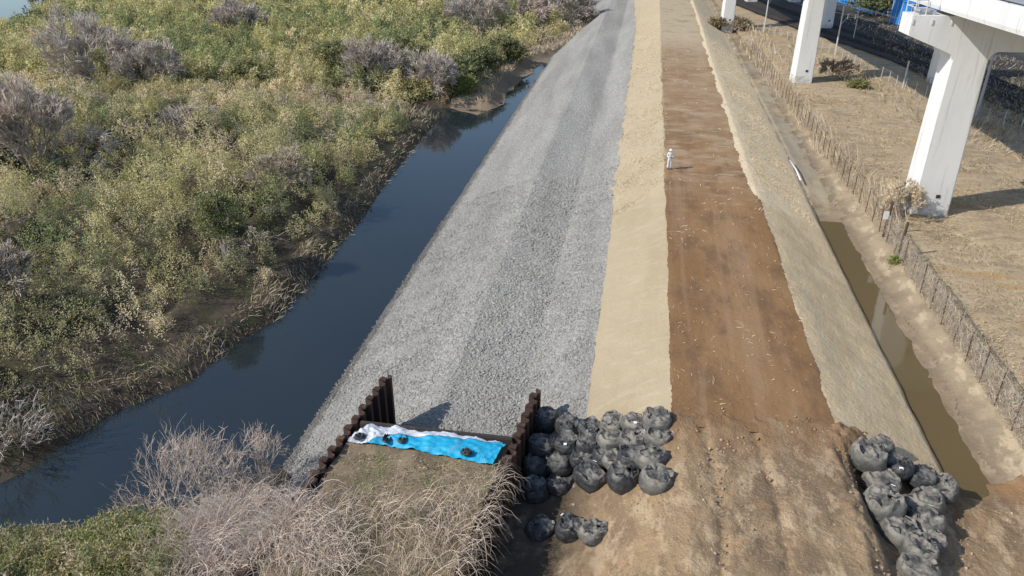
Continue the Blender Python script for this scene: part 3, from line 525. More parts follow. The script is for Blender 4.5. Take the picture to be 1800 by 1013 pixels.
# ------------------------------------------------------------------ railway viaduct
DECK = [(25.2, 15), (21.4, 49.3), (20.05, 61.4), (17.1, 106.6), (12.3, 153), (7.3, 200), (1, 250)]
def arc(u0, u1, v, r, q0, q1, cx, cz_, n=6): return [(cx + r * math.cos(q0 + (q1 - q0) * i / n), cz_ + r * math.sin(q0 + (q1 - q0) * i / n)) for i in range(n + 1)]
def pier(label, x, y, zb, rz, w=2.55, dp=2.1, right=10.3, over=3.9, zcap=13.28, hole=True):
    t = thing('viaduct_pier', label, 'viaduct pier', (x, y, zb), rz, 'white concrete viaduct piers'); z0 = -zb; hs = 10.98 + z0; zt = zcap + z0; r = .55
    fn = lambda u, v, dd: (u, dd, v)
    def column(u0, wd):
        k = .012 * hs
        c = MB(); ring = lambda e, z: [(u0 - e + .12, -e, z), (u0 + wd + e - .12, -e, z), (u0 + wd + e, .12 - e, z), (u0 + wd + e, dp - .12 + e, z), (u0 + wd + e - .12, dp + e, z), (u0 - e + .12, dp + e, z), (u0 - e, dp - .12 + e, z), (u0 - e, .12 - e, z)]
        levels = [-.6, 1.1]; V = ring(k, -.6) + ring(k * .9, 1.1); F = [tuple(range(8))] + [(i, (i + 1) % 8, 8 + (i + 1) % 8, 8 + i) for i in range(8)]
        c.add(V, F).build('column_base', M['concrete_base'], t)
        V = ring(k * .9, 1.1) + ring(0, hs - .6); F = [(i, (i + 1) % 8, 8 + (i + 1) % 8, 8 + i) for i in range(8)] + [tuple(range(8, 16))]
        MB().add(V, F).build('column', M['concrete'], t)
        if hole: MB().box((u0 + wd * .62, -k * .86 - .02, 1.75), (.30, .06, .26)).build('inspection_hole', M['glass'], t)
    column(0, w); column(right, w)
    poly = [(-over, zt), (-over, zt - 1.35), (-.5, hs - .12), (-.12, hs - .3), (0, hs - .6), (w, hs - .6)] + [(w + r - r * math.cos(a), hs - .6 + r * math.sin(a)) for a in np.linspace(.15, math.pi / 2, 6)] + \
           [(right - r + r * math.sin(a), hs - .6 + r * math.cos(a)) for a in np.linspace(0, math.pi / 2 - .15, 6)] + [(right, hs - .6), (right + w, hs - .6), (right + w + .12, hs - .3), (right + w + .5, hs - .12), (right + w + over, zt - 1.35), (right + w + over, zt)]
    MB().prism(poly, fn, 0, dp).build('cap_beam', M['concrete'], t)
    for u in (-2.2, .9, 4.5, right - .5, right + 3): MB().box((u, dp / 2, zt + .16), (1.1, 1.3, .32)).build('bearing', M['slab'], t)
    for u in (-3.2, -1.9, -.6): MB().box((u, -.03, zt - .42), (.10, .06, .34)).build('wall_bracket', M['galv'], t)
    rail = MB()
    for u in (-over + .15, -over + .9): rail.tube([(u, .2, zt), (u, .2, zt + 1.5)], .045, 5); rail.tube([(u, dp - .2, zt), (u, dp - .2, zt + 1.5)], .045, 5)
    for h in (.5, 1.0, 1.5): rail.tube([(-over + .9, .2, zt + h), (-over + .15, .2, zt + h), (-over + .15, dp - .2, zt + h), (-over + .9, dp - .2, zt + h)], .045, 5)
    rail.build('guard_rail', M['galv'], t); return t
pier('nearest white viaduct pier with a cantilevered cap beam, standing in the dry grass', 21.7, 59.8, -1.65, R(3), over=3.3)
pier('second white viaduct pier behind the nearest one, a black shadow beside its foot', 20.05, 106.6, -1.6, R(4.5), w=2.15, right=17.8)
pier('third white viaduct pier close to the levee, with bushes at its foot', 14.1, 152, -1.6, R(6), w=1.9, dp=1.9, right=18.1)
pier('farthest viaduct pier at the top edge of the picture', 22.6, 191, -1.6, R(7), w=2.2, right=9.8, over=.8)
dk = thing('viaduct_deck', 'white concrete railway viaduct deck with parapets crossing the upper right corner', 'viaduct deck', (0, 0, 0))
DY = np.array([p[1] for p in DECK]); DX = np.array([p[0] for p in DECK]); yd = np.arange(15, 256, 4.0); dxl = np.interp(yd, DY, DX)
for _ in range(2): dxl = np.convolve(np.pad(dxl, 2, mode='reflect', reflect_type='odd'), np.ones(5) / 5, 'valid')
def sweep(name, prof, mat):
    n = len(prof); V = [(dxl[i] + p, yd[i], q) for i in range(len(yd)) for p, q in prof]
    F = [(i * n + k, i * n + (k + 1) % n, (i + 1) * n + (k + 1) % n, (i + 1) * n + k) for i in range(len(yd) - 1) for k in range(n)] + [tuple(range(n)), tuple(range((len(yd) - 1) * n, len(yd) * n))]
    return MB().add(V, F).build(name, M[mat], dk)
WD = 12.0
sweep('deck_slab', [(.28, 13.95), (.28, 13.65), (2.2, 13.55), (WD - 2.2, 13.55), (WD - .28, 13.65), (WD - .28, 13.95)], 'slab')
sweep('parapet', [(0, 15.05), (0, 13.82), (.06, 13.56), (.26, 13.56), (.26, 15.05)], 'concrete'); sweep('parapet', [(WD, 15.05), (WD, 13.56), (WD - .26, 13.56), (WD - .26, 15.05)], 'concrete')
for a in (1.6, 4.6, 7.6): sweep('girder', [(a, 13.54), (a, 13.48 - .0), (a + 1.0, 13.48), (a + 1.0, 13.54)], 'slab')
for a in (3.0, 4.07, 7.2, 8.27): sweep('rail', [(a, 14.30), (a, 13.96), (a + .08, 13.96), (a + .08, 14.30)], 'dark_steel')
for i in (8, 9, 10, 11): MB().box((dxl[i] + .13, yd[i] + 1.1, 14.62), (.30, .07, .9)).build('joint', M['dark_steel'], dk)

# ------------------------------------------------------------------ wire fence, railway fence, poles, yard
def fence(name, label, cat, pts, h, step, mat, r, zg, mesh_s, tilt=0, lean=0):
    pts = np.array(pts, float); seg = np.hypot(*np.diff(pts, axis=0).T); cum = np.r_[0, np.cumsum(seg)]; n = int(cum[-1] / step)
    t = thing(name, label, cat, (pts[0][0], pts[0][1], zg(*pts[0])))
    pos = [np.array([np.interp(s, cum, pts[:, 0]), np.interp(s, cum, pts[:, 1])]) for s in np.linspace(0, cum[-1], n + 1)]; o3 = np.array([pts[0][0], pts[0][1], zg(*pts[0])]); rnd = random.Random(5)
    base = [np.array([p[0], p[1], zg(*p)]) - o3 for p in pos]; hh = [h * rnd.uniform(.93, 1.05) for _ in pos]
    for b, q in list(zip(base, hh))[:100]: MB().tube([b - [0, 0, .3], b + [rnd.uniform(-.06, .06), rnd.uniform(-.08, .08), q]], r, 5).build('post', mat, t)
    m = MB()
    for i in range(n):
        a, b = base[i], base[i + 1]
        m.tube([a + [0, 0, hh[i] - .1], (a + b) / 2 + [0, 0, (hh[i] + hh[i + 1]) / 2 - .17], b + [0, 0, hh[i + 1] - .1]], .02, 4, False)
        k = max(2, int(np.linalg.norm(b - a) / mesh_s))
        for j in range(k):
            f0 = j / k; f1 = f0 + h * .8 / np.linalg.norm(b - a)
            for s in (0, 1):
                e0, e1 = (f0, min(f1, 1)) if not s else (1 - f0, max(1 - f1, 0)); lim = (e1 - e0) / ((f1 - f0) if not s else (f0 - f1)) if f1 != f0 else 1
                m.tube([a + (b - a) * e0 + [0, 0, .15], a + (b - a) * e1 + [0, 0, .15 + (h - .3) * abs(lim)]], .005, 3, False)
    m.build('wire_mesh', M['wire'], t); return t
zg1 = lambda x, y: float(Z(x, y))
fl = [(float(E6(np.array(y))) + .05, y) for y in (6, 20, 34, 45, 55, 70, 90, 110, 130)]
fence('wire_fence', 'long rusty wire fence on thin dark posts between the ditch and the dry field', 'fence', fl, 1.95, 2.0, M['post'], .035, zg1, .42)
gp = thing('fence_gate_post', 'tall thick rusty post in the wire fence, holding a small white notice', 'post', (*fl[4], zg1(*fl[4])))
MB().tube([(0, 0, -.3), (.05, -.1, 2.75)], .10, 8).build('post', M['post'], gp); MB().tube([(0, 0, 1.2), (.9, -1.6, .1)], .045, 6).build('brace', M['post'], gp)
sg = MB().box((-.14, -.16, 1.75), (.48, .03, .62), .15).build('notice', M['tagw'], None); sg.location = gp.location; tag(sg, 'small white notice fixed to the tall rusty fence post', 'sign')
g2 = (float(E6(np.array(51.2))) + .05, 51.2); gq = MB().tube([(0, 0, -.3), (.05, -.1, 2.75)], .095, 8).build('fence_gate_post', M['post']); gq.location = (*g2, zg1(*g2)); tag(gq, 'second tall rusty post, nearer the camera than the one with the white notice', 'post')
rl = [(20.5, 152), (29.2, 127.6), (33.3, 105.7), (37.3, 92), (42.4, 80), (50.6, 64.3)]
fence('railway_fence', 'pale post and mesh fence along the railway behind the field', 'fence', rl, 1.5, 2.2, M['galv'], .045, lambda x, y: -1.5, .3)
def pole(x, y, h, label, arm=True, mat='galv', r=.11):
    x, y = x * .974, y * .974; t = thing('catenary_pole', label, 'pole', (x, y, -1.45), 0, 'poles along the railway'); MB().tube([(0, 0, -.3), (0, 0, h)], [r * 1.15, r * .85], 8).build('pole', M[mat], t)
    if arm:
        MB().tube([(0, 0, h * .62), (.9, .5, h * .78), (2.2, .3, h * .78)], .04, 5).build('bracket_arm', M[mat], t); MB().tube([(0, 0, h * .85), (2.4, .3, h * .85)], .03, 5).build('bracket_arm', M[mat], t)
        for u in (.9, 2.0): MB().tube([(u, .35, h * .74), (u, .35, h * .84)], .07, 7).build('insulator', M['white'], t)
    return t
pole(30.2, 131.3, 7.2, 'white catenary pole with a bracket arm, right of the second pier'); pole(21.9, 153.3, 7.6, 'white pole between the third and second piers'); pole(34.4, 108.8, 3.4, 'short pale pole at the bend of the railway fence', False)
pole(38.5, 94.4, 7.0, 'dull grey pole in the viaduct shadow, right of the nearest pier', False, 'slab', .17); pole(36.4, 147, 5.6, 'thin pole with a lamp in the shaded yard', False, 'galv', .07)
for k, (hz, sx) in enumerate(((4.4, 1.9), (5.6, 2.1), (6.2, .3))):
    pts = [(a * .974 + sx, b * .974, hz - c) for a, b, c in ((21.9, 153.3, 0), (26.2, 142.4, .35), (30.2, 131.3, 0), (36, 112, .35), (45, 84, 0), (56, 60, 0))]
    o = MB().tube(pts, .022, 4, False).build('overhead_wire', M['galv']); tag(o, ['lowest overhead wire running past the catenary poles', 'middle overhead wire running past the catenary poles', 'top overhead wire running past the catenary poles'][k], 'wire', 'overhead wires')
for k, off in enumerate((3.0, 7.5)):
    t = thing('railway_track', ['railway track nearest to the field, in the viaduct shade', 'second railway track, deeper in the viaduct shade'][k], 'railway track', (0, 0, -1.08), 0, 'railway tracks in the yard')
    yt = np.arange(48, 240, 6.0); xc = RB(yt) + off
    for s in (-.55, .55): MB().tube([(a + s, b, .16) for a, b in zip(xc, yt)], .05, 4).build('rail', M['dark_steel'], t)
    sl_ = MB()
    for b in np.arange(48, 240, 1.2): sl_.box((float(RB(np.array(b))) + off, b, .04), (2.2, .24, .14), math.atan(-.45))
    sl_.build('sleepers', M['dark_steel'], t)
def shed(name, label, x, y, sz, rz, roof=.5):
    t = thing(name, label, 'sheeted shed', (x, y, -1.1), rz, 'blue sheeted sheds in the yard'); a, b, h = sz
    MB().box((0, 0, h / 2), (a, b, h)).build('wall', M['blue_sheet'], t)
    MB().prism([(-a / 2 - .2, h + .02), (a / 2 + .2, h + .02), (a / 2 + .1, h + .2), (0, h + roof + .2), (-a / 2 - .1, h + .2)], lambda u, v, dd: (u, dd, v), -b / 2 - .2, b / 2 + .2).build('roof', M['blue_sheet'], t)
    for s in np.linspace(-b / 2, b / 2, 5): MB().box((-a / 2 - .04, s, h / 2), (.08, .10, h)).build('frame_post', M['galv'], t)
    return t
shed('blue_shed', 'long low shed under blue sheeting in the shaded yard', 47.5, 187, (7, 26, 3.0), R(8)); shed('blue_shed', 'square blue sheeted box at the end of the yard, left of the nearest pier cap', 49.5, 160, (5, 7, 4.2), R(12), .2)
ld = thing('white_rack', 'white slatted rack beside the long blue shed', 'rack', (49.5, 171, -1.1), .1)
for z in (.3, .9, 1.5, 2.1): MB().box((0, 0, z), (3.2, 1.2, .12)).build('shelf', M['white'], ld)
for a in (-1.5, -.5, .5, 1.5):
    for b in (-.5, .5): MB().box((a, b, 1.2), (.1, .1, 2.4)).build('leg', M['white'], ld)
hb = thing('white_house', 'white flat roofed building seen through the opening of the nearest pier', 'building', (63, 120, -1.1), .05)
MB().box((0, 0, 2.6), (14, 12, 5.2)).build('wall', M['white'], hb); MB().box((0, 0, 5.33), (14.6, 12.6, .25)).build('roof', M['slab'], hb)
for u in (-5, -2, 1, 4):
    for z in (1.5, 3.9):
        w_ = MB().box((u, -6.03, z), (1.5, .10, 1.3)).build('window', M['white'], hb); MB().box((u, -6.09, z), (1.3, .06, 1.1)).build('pane', M['glass'], w_)
cm = thing('crossing_mast', 'grey mast with cross arms and cabinets under the viaduct', 'mast', (51, 100, -1.1))
MB().tube([(0, 0, 0), (0, 0, 7)], .2, 8).build('pole', M['galv'], cm); MB().box((.3, -.3, 1.6), (.9, .6, 1.5)).build('cabinet', M['white'], cm)
for s in (-1, 1): MB().tube([(0, 0, 3.2), (2.6 * s, .3 * s, 1.6)], .10, 6).build('stay', M['galv'], cm); MB().tube([(0, 0, 4.2 + s * .5), (2.6 * s, 0, 4.2 + s * .5)], .08, 6).build('cross_arm', M['galv'], cm)

# ------------------------------------------------------------------ vegetation
rng = np.random.default_rng(7)
def unit(v): return v / (np.linalg.norm(v, axis=-1, keepdims=True) + 1e-9)
def leaf_quads(B, D, Ln, Wd, col, nb=None):
    """diamond leaves: base points, directions, lengths, widths -> verts, faces, colours"""
    n = len(B); D = unit(D); rn = unit(rng.normal(size=(n, 3))); sd = unit(np.cross(D, rn if nb is None else unit(nb + rn * .32))); Ln = np.broadcast_to(Ln, n)[:, None]; Wd = np.broadcast_to(Wd, n)[:, None]
    bow = unit(np.cross(D, sd)) * Ln * .10
    V = np.stack([B, B + D * Ln * .45 + sd * Wd / 2 + bow, B + D * Ln, B + D * Ln * .45 - sd * Wd / 2 + bow], 1).reshape(-1, 3)
    return V, np.arange(4 * n).reshape(n, 4), np.repeat(col, 4, 0)
def stems(P, r, col, n=3):
    """P (N, K, 3) polylines -> thin tubes; r (N, K)"""
    N, K, _ = P.shape; T = unit(np.gradient(P, axis=1)); ref = np.where(np.abs(T[..., 2:3]) < .9, np.array([0, 0, 1.]), np.array([1., 0, 0])); A = unit(np.cross(T, ref)); Bn = np.cross(T, A)
    q = 2 * np.pi * np.arange(n) / n; V = P[:, :, None] + (A[:, :, None] * np.cos(q)[:, None] + Bn[:, :, None] * np.sin(q)[:, None]) * r[..., None, None]
    idx = np.arange(N * K * n).reshape(N, K, n); F = np.stack([idx[:, :-1], np.roll(idx, -1, 2)[:, :-1], np.roll(idx, -1, 2)[:, 1:], idx[:, 1:]], -1).reshape(-1, 4)
    return V.reshape(-1, 3), F, np.repeat(col, K * n, 0)
class Acc:
    def __init__(s): s.V = []; s.F = []; s.C = []; s.n = 0
    def add(s, t): s.V.append(t[0]); s.F.append(t[1] + s.n); s.C.append(t[2]); s.n += len(t[0])
    def build(s, name, mat, parent=None): return mesh_np(name, np.vstack(s.V), np.vstack(s.F), M[mat], parent, np.vstack(s.C))
PAL = dict(olive=(.36, .325, .145), yellow=(.455, .405, .21), green=(.24, .26, .115), dark=(.13, .15, .075), straw=(.56, .46, .30), grey=(.45, .38, .31), brown=(.29, .22, .15), lime=(.24, .275, .085), mauve=(.62, .55, .49), pink=(.70, .565, .465), buff=(.68, .56, .42), loose=(.78, .64, .43))
PA = {k: np.array(v) for k, v in PAL.items()}
def pick(names, w):     # w (N, k) weights
    w = np.clip(w, .0001, None); c = np.cumsum(w / w.sum(1, keepdims=True), 1); r = rng.random(len(w))[:, None]; i = (r > c).sum(1).clip(0, len(names) - 1)
    return np.array([PAL[q] for q in names])[i]
def inpoly(x, y, poly):
    ins = np.zeros(x.shape, bool); n = len(poly)
    for i in range(n):
        a = poly[i]; b = poly[(i + 1) % n]; c = (a[1] > y) != (b[1] > y); ins ^= c & (x < (b[0] - a[0]) * (y - a[1]) / (b[1] - a[1] + 1e-12) + a[0])
    return ins
def tufts(A, h, k, Ln, Wd, col, up=.5, spread=.30, jit=.20, nb=None):
    """plume-like sprays: apex points A, each with k leaves on the way down"""
    n = len(A); sc = np.repeat(np.broadcast_to(Ln, n), k); t = np.tile(np.linspace(0, 1, k), n) + rng.uniform(-.05, .05, n * k)
    az = rng.uniform(0, 2 * np.pi, n * k); out = np.stack([np.cos(az), np.sin(az), np.zeros(n * k)], 1); hh = np.repeat(np.broadcast_to(h, n), k)
    B = np.repeat(A, k, 0) + out * (sc * spread * (1 + 2 * np.clip(t, 0, 1)) * rng.random(n * k))[:, None]; B[:, 2] -= hh * np.clip(t, 0, 1)
    D = out * rng.uniform(.3, 1, (n * k, 1)) + np.array([0, 0, 1.]) * rng.uniform(-.45, up * 2, (n * k, 1))
    c = np.repeat(col, k, 0) * rng.uniform(1 - jit, 1 + jit, (n * k, 1)); return leaf_quads(B, D, sc * rng.uniform(.6, 1.25, n * k), sc * Wd * rng.uniform(.7, 1.3, n * k), c, None if nb is None else np.repeat(nb, k, 0))
def sample(n, x0, x1, y0, y1, z=-6.2):
    px = rng.uniform(x0, x1, n); py = rng.uniform(y0, y1, n); p = at(px, py, z); return px, py, p[:, 0], p[:, 1]
FAR = [(-200, -60), (1040, -60), (990, 40), (910, 85), (860, 130), (800, 168), (700, 178), (640, 165), (500, 162), (380, 165), (250, 158), (-200, 158)]
PEN = [(790, 205), (880, 205), (1000, 110), (1095, 58), (1060, 10), (1035, 15), (1000, 45), (930, 85), (870, 130), (815, 165)]
GREYW = [(560, 25), (790, -60), (1070, -60), (1045, 30), (960, 60), (880, 85), (790, 60)]
CLEAR = [(235, 215), (300, 200), (390, 205), (385, 235), (330, 290), (265, 300), (300, 250)]
GRASS = [(395, 575), (440, 520), (520, 455), (600, 370), (660, 350), (625, 400), (550, 500), (480, 575), (420, 605)]
def dist(x, y): return np.sqrt(x * x + y * y + 700)
def canopy(x, y, dd, far):
    wx = x + 1.2 * (fbm(x * .4, y * .4, 2, 4) - .5); wy = y + 1.2 * (fbm(x * .4 + 9, y * .4, 2, 14) - .5)
    f1, idv = worley(wx / 1.7, wy / 1.7, 5); g1, gid = worley(wx / 5.2, wy / 5.2, 15)
    lump = np.clip(1 - 1.5 * f1 ** 2, -.2, 1); big = np.clip(1 - 1.25 * g1 ** 2, -.2, 1)
    hf = 1.9 + 1.1 * lump * (.5 + idv) + (.6 + 1.2 * gid) * big + 1.2 * (fbm(x * .06, y * .06, 3, 2) - .5)
    hn = .35 + .75 * lump * (.5 + idv) + (.4 + 2.2 * gid) * big * smooth(.25, .5, fbm(x * .08, y * .08, 3, 6)) + 2.6 * (fbm(x * .10, y * .10, 3, 9) - .3)
    return np.where(far, hf, hn) * smooth(-.4, 3.2, dd), idv, lump, big
def cnormal(x, y, dd, far):
    e = .35; h0 = canopy(x, y, dd, far)[0]; n = np.stack([-(canopy(x + e, y, dd, far)[0] - h0) / e, -(canopy(x, y + e, dd, far)[0] - h0) / e, 0 * x + .9], 1); return unit(n)
acc = Acc()
def clumps(step):
    gx, gy = np.meshgrid(np.arange(-240, -12, step), np.arange(27, 250, step)); x = (gx + rng.uniform(-.5, .5, gx.shape) * step).ravel(); y = (gy + rng.uniform(-.5, .5, gy.shape) * step).ravel()
    px, py = px_of(x, y, -6.0); ok = (px > -110) & (px < 1080) & (py > -60) & (py < 830); x, y, px, py = x[ok], y[ok], px[ok], py[ok]; dd = landd(x, y); ok = dd > .5; return [q[ok] for q in (x, y, px, py, dd)]
parts = []
for step, want_far in ((2.05, False), (2.2, True)):
    x, y, px, py, dd = clumps(step); far = inpoly(px, py, FAR); gr = inpoly(px, py, GRASS); gw = inpoly(px, py, GREYW)
    ok = (far == want_far) & ~inpoly(px, py, CLEAR) & ~inpoly(px, py, PEN) & ~((py < 8) & (px > 440) & (px < 640)) & (rng.random(len(x)) < np.where(gr, .1, np.where(gw, .25, .93))) & (dd > np.where(far, .9, 1.2 + 4.2 * fbm(x * .22, y * .22, 3, 19)))
    parts.append([q[ok] for q in (x, y, dd, far, py)])
x, y, dd, far, pyC = [np.concatenate([p[i] for p in parts]) for i in range(5)]; seam_ = ~far * smooth(235, 195, pyC); nC = len(x)
big = fbm(x * .11, y * .11, 3, 6); u1 = rng.random(nC); rC = np.where(far, 1.0 + .75 * u1, (.75 + 1.5 * u1 ** 1.5)); hC = np.where(far, 2.3 + 1.9 * rng.random(nC) + 1.6 * (big - .4), .7 + 1.55 * rC * rng.uniform(.6, 1.4, nC) + 5.0 * np.clip(big - .42, 0, .4)) * smooth(-.6, 4.5, dd)
hC = np.clip(hC * (1 - .45 * seam_) * np.where(far, 1.15, 1), .5, 5.5); n1 = fbm(x * .09, y * .09, 4, 33); n2 = fbm(x * .07 + 40, y * .07, 3, 34); fr_ = np.clip(1 - dd / 4, 0, 1) * ~far
names = ['olive', 'yellow', 'green', 'dark', 'straw', 'grey', 'brown']
wC = np.stack([.9 + 0 * n1, smooth(.42, .60, n1) * 1.6 + .25, smooth(.60, .40, n1) * 1.0 + .18, .14 + smooth(.58, .4, n1) * .40, (smooth(.50, .66, n2) * .7 + .08) * ~far + .06 + 1.6 * seam_, smooth(.50, .64, n2) * 0.6 * ~far + fr_ * .9, fr_ * .7 + .05], 1)
wC[:, 1] *= np.where(far, .75, 1); baseC = pick(names, wC) * rng.uniform(.72, 1.25, (nC, 1))
kT = np.where(far, 25, (32 + 22 * u1).astype(int)); idx = np.repeat(np.arange(nC), kT); N = len(idx); dv = unit(rng.normal(size=(N, 3)) + [0, 0, .55]); dv[:, 2] = np.abs(dv[:, 2]); lob = 1 + .28 * (fbm(dv[:, 0] * 2.5 + idx * 3.7, dv[:, 1] * 2.5 + dv[:, 2] * 2 + idx, 2, 3) - .5) * 2
z0 = landz(x, y, dd); A = np.stack([x, y, z0], 1)[idx] + dv * np.stack([rC, rC, hC], 1)[idx] * (lob * rng.uniform(.80, 1.06, N))[:, None]
nbv = unit(dv / np.stack([rC, rC, hC], 1)[idx] + [0, 0, .25]); mixc = rng.random((N, 1)) < .13; col = np.where(mixc, pick(names, wC[idx]), baseC[idx]) * np.where(far, 1.55, 1.5)[idx][:, None] * rng.uniform(.85, 1.15, (N, 1))
ds = dist(A[:, 0], A[:, 1]); Ln = np.where(far[idx], .0034, .0029) * ds
acc.add(tufts(A, .35 + .0035 * ds, 11, Ln, .36, col, .6, .55, .16, nbv)); x, y = A[:, 0], A[:, 1]; far = far[idx]
# second, finer layer of dead stems between the leaves
m = (~far) & (rng.random(len(x)) < .10); Ps = A[m]; k = len(Ps); t = np.linspace(0, 1, 5)[None, :, None]; dr = rng.normal(size=(k, 1, 3)) * [.5, .5, .15] + [0, 0, .7]
Lz = rng.uniform(.8, 2.0, (k, 1, 1)); P = Ps[:, None] - [0, 0, .5] + dr * t * Lz + rng.normal(size=(k, 1, 3)) * [.3, .3, .05] * t ** 2 - np.array([0, 0, .5]) * t ** 2 * Lz
acc.add(stems(P, np.linspace(1, .4, 5)[None, :] * (.00030 * dist(Ps[:, 0], Ps[:, 1]))[:, None], pick(['grey', 'straw', 'mauve'], np.ones((k, 3)))))
tag(acc.build('bamboo_thicket', 'leaf'), 'olive and yellow green bamboo thicket covering the bank across the river', 'thicket', kind='stuff')
# dead grass, reeds and brush
def blades(name, label, n, box, polys, hmin, hmax, cols, wts, zf, z=-6.2, wid=.0011, lean=.8, test=None):
    px, py, x, y = sample(n, *box, z); ok = np.zeros(len(px), bool)
    for pl in polys: ok |= inpoly(px, py, pl)
    if test is not None: ok &= test(x, y)
    x, y = x[ok], y[ok]; zz = zf(x, y); N = len(x); h = rng.uniform(hmin, hmax, N) * (.45 + 1.1 * fbm(x * .5, y * .5, 3, 60)); az = rng.uniform(0, 6.28, N) * .5 + 6 * vnoise(x * .25, y * .25, 61); le = rng.uniform(.2, lean, N)
    t = np.linspace(0, 1, 4)[None, :]; P = np.stack([x[:, None] + np.cos(az)[:, None] * (h * le)[:, None] * t ** 1.6, y[:, None] + np.sin(az)[:, None] * (h * le)[:, None] * t ** 1.6, zz[:, None] - .05 + h[:, None] * np.sqrt(np.clip(1 - .6 * le ** 2, .1, 1))[:, None] * t * (1 - .3 * t * le[:, None])], -1)
    c = pick(cols, np.tile(np.array(wts, float), (N, 1))) * rng.uniform(.75, 1.25, (N, 1)); r = (wid * dist(x, y) * .5)[:, None] * np.array([[1, .9, .7, .25]])
    a = Acc(); a.add(stems(P, r, c)); return tag(a.build(name, 'twig'), label, name.replace('_', ' '), kind='stuff')
lz = lambda x, y: landz(x, y)
blades('reed_bed', 'tan reeds on the spit where the river narrows beside the stones', 36000, (780, 1100, 0, 205), [PEN], .5, 1.2, ['buff', 'straw', 'grey', 'olive'], [1.0, 1.0, .5, .3], lz, -6.5, .0010, .6, lambda x, y: landd(x, y) > .9)
BANKS = [[(-50, 830), (100, 760), (330, 660), (490, 580), (640, 400), (700, 310), (770, 220), (740, 190), (690, 260), (600, 360), (480, 480), (380, 570), (250, 640), (-50, 720)]]
blades('bank_grass', 'matted dead grass and stems along the water edge of the far bank', 42000, (-80, 800, 185, 840), BANKS + [GRASS], .2, .8, ['straw', 'grey', 'brown', 'olive'], [.7, .9, 1.1, .5], lz, -6.6, .0009, 1.2, lambda x, y: landd(x, y) > -.2)
blades('dead_brush', 'grey brown dead brush in the hollow between the bamboo clumps', 3500, (220, 400, 190, 310), [CLEAR], .5, 1.3, ['mauve', 'grey', 'brown'], [1, 1, .4], lz, -6.0, .0010, 1.1)
blades('bank_grass', 'thin dry reeds along the far edge of the thicket step', 7000, (-60, 800, 140, 215), [[(-60, 165), (400, 158), (700, 172), (790, 190), (690, 215), (400, 195), (-60, 200)]], .8, 2.0, ['straw', 'yellow', 'grey'], [1.1, .7, .6], lz, -6.2, .0009, .6)
# near bank: brambles, bamboo, grass on the causeway
ccz = lambda x, y: np.where(x > leftwall(y), cz(x, y), landz(x, y))
def brambles(name, label, n, poly, z, cols, wts, L0, L1, flat, r0, arch=.75):
    b = np.array(poly); px, py, x, y = sample(n, b[:, 0].min(), b[:, 0].max(), b[:, 1].min(), b[:, 1].max(), z); ok = inpoly(px, py, poly) & (x < wall_x(rw0, y) - (.2 if n < 1500 else 1.2)); x, y = x[ok], y[ok]
    g = fbm(x * .7, y * .7, 3, 44); ok = rng.random(len(x)) < smooth(.3, .55, g) * .8 + .2; x, y, g = x[ok], y[ok], g[ok]; N = len(x); zz = ccz(x, y); K = 7; t = np.linspace(0, 1, K)[None, :]
    az = rng.uniform(0, 6.28, N); L_ = rng.uniform(L0, L1, N); hh = L_ * rng.uniform(.25, arch, N) * (1 - flat) + .1; cur = rng.normal(size=N) * 1.1
    ang = az[:, None] + cur[:, None] * t; st = L_[:, None] / K; P = np.stack([x[:, None] + np.cumsum(np.cos(ang) * st, 1), y[:, None] + np.cumsum(np.sin(ang) * st, 1), zz[:, None] + hh[:, None] * np.sin(np.pi * np.clip(t * rng.uniform(.6, 1.05, N)[:, None], 0, 1)) + g[:, None] * .5], -1)
    P += rng.normal(size=P.shape) * .035; c = pick(cols, np.tile(np.array(wts, float), (N, 1))) * rng.uniform(.7, 1.25, (N, 1)); r = rng.uniform(.6, 1.3, N)[:, None] * r0 * np.linspace(1, .45, K)[None, :]
    a = Acc(); a.add(stems(P, r, c)); return tag(a.build(name, 'twig'), label, 'brambles', kind='stuff')
brambles('brambles', 'pale leafless bramble stems tangled over the near bank at the bottom edge', 11000, [(330, 870), (440, 800), (520, 860), (540, 930), (600, 1040), (250, 1040), (300, 930)], -2.5, ['pink', 'mauve', 'buff'], [1, .6, .4], .7, 2.2, .25, .0095)
brambles('bramble_stems', 'sparse buff bramble stems arching over the causeway soil', 1300, [(530, 900), (640, 900), (870, 880), (880, 1030), (520, 1030)], -1.4, ['buff', 'pink', 'straw'], [.8, .8, .3], .7, 2.2, .15, .0085, .7)
blades('causeway_grass', 'short mixed grass on the causeway soil', 9000, (520, 890, 775, 1040), [[(600, 790), (700, 800), (880, 815), (860, 900), (800, 1040), (480, 1040), (530, 900)]], .05, .20, ['olive', 'straw', 'green', 'brown', 'lime'], [.9, .9, .7, .8, .7], lambda x, y: cz(x, y), -1.4, .0009, 1.1, lambda x, y: (x > leftwall(y) + .3) & (x < wall_x(rw0, y) - .3) & (y < 25.2))
N = 480; y = 13.5 + 11.5 * rng.random(N) ** 1.3; x = wall_x(rw0, y) - .7 * rng.random(N); K = 7; t = np.linspace(0, 1, K)[None, :]; az = rng.normal(size=N) * .9; L_ = rng.uniform(.5, 1.7, N); hh = rng.uniform(.1, .6, N); ang = az[:, None] + rng.normal(size=(N, 1)) * .7 * t
P = np.stack([x[:, None] + np.cumsum(np.cos(ang), 1) * L_[:, None] / K, y[:, None] + np.cumsum(np.sin(ang), 1) * L_[:, None] / K, -1.25 + hh[:, None] * np.sin(np.pi * t * .9) - .55 * L_[:, None] * t ** 2 * rng.uniform(0, 1, (N, 1))], -1) + rng.normal(size=(N, K, 3)) * .03
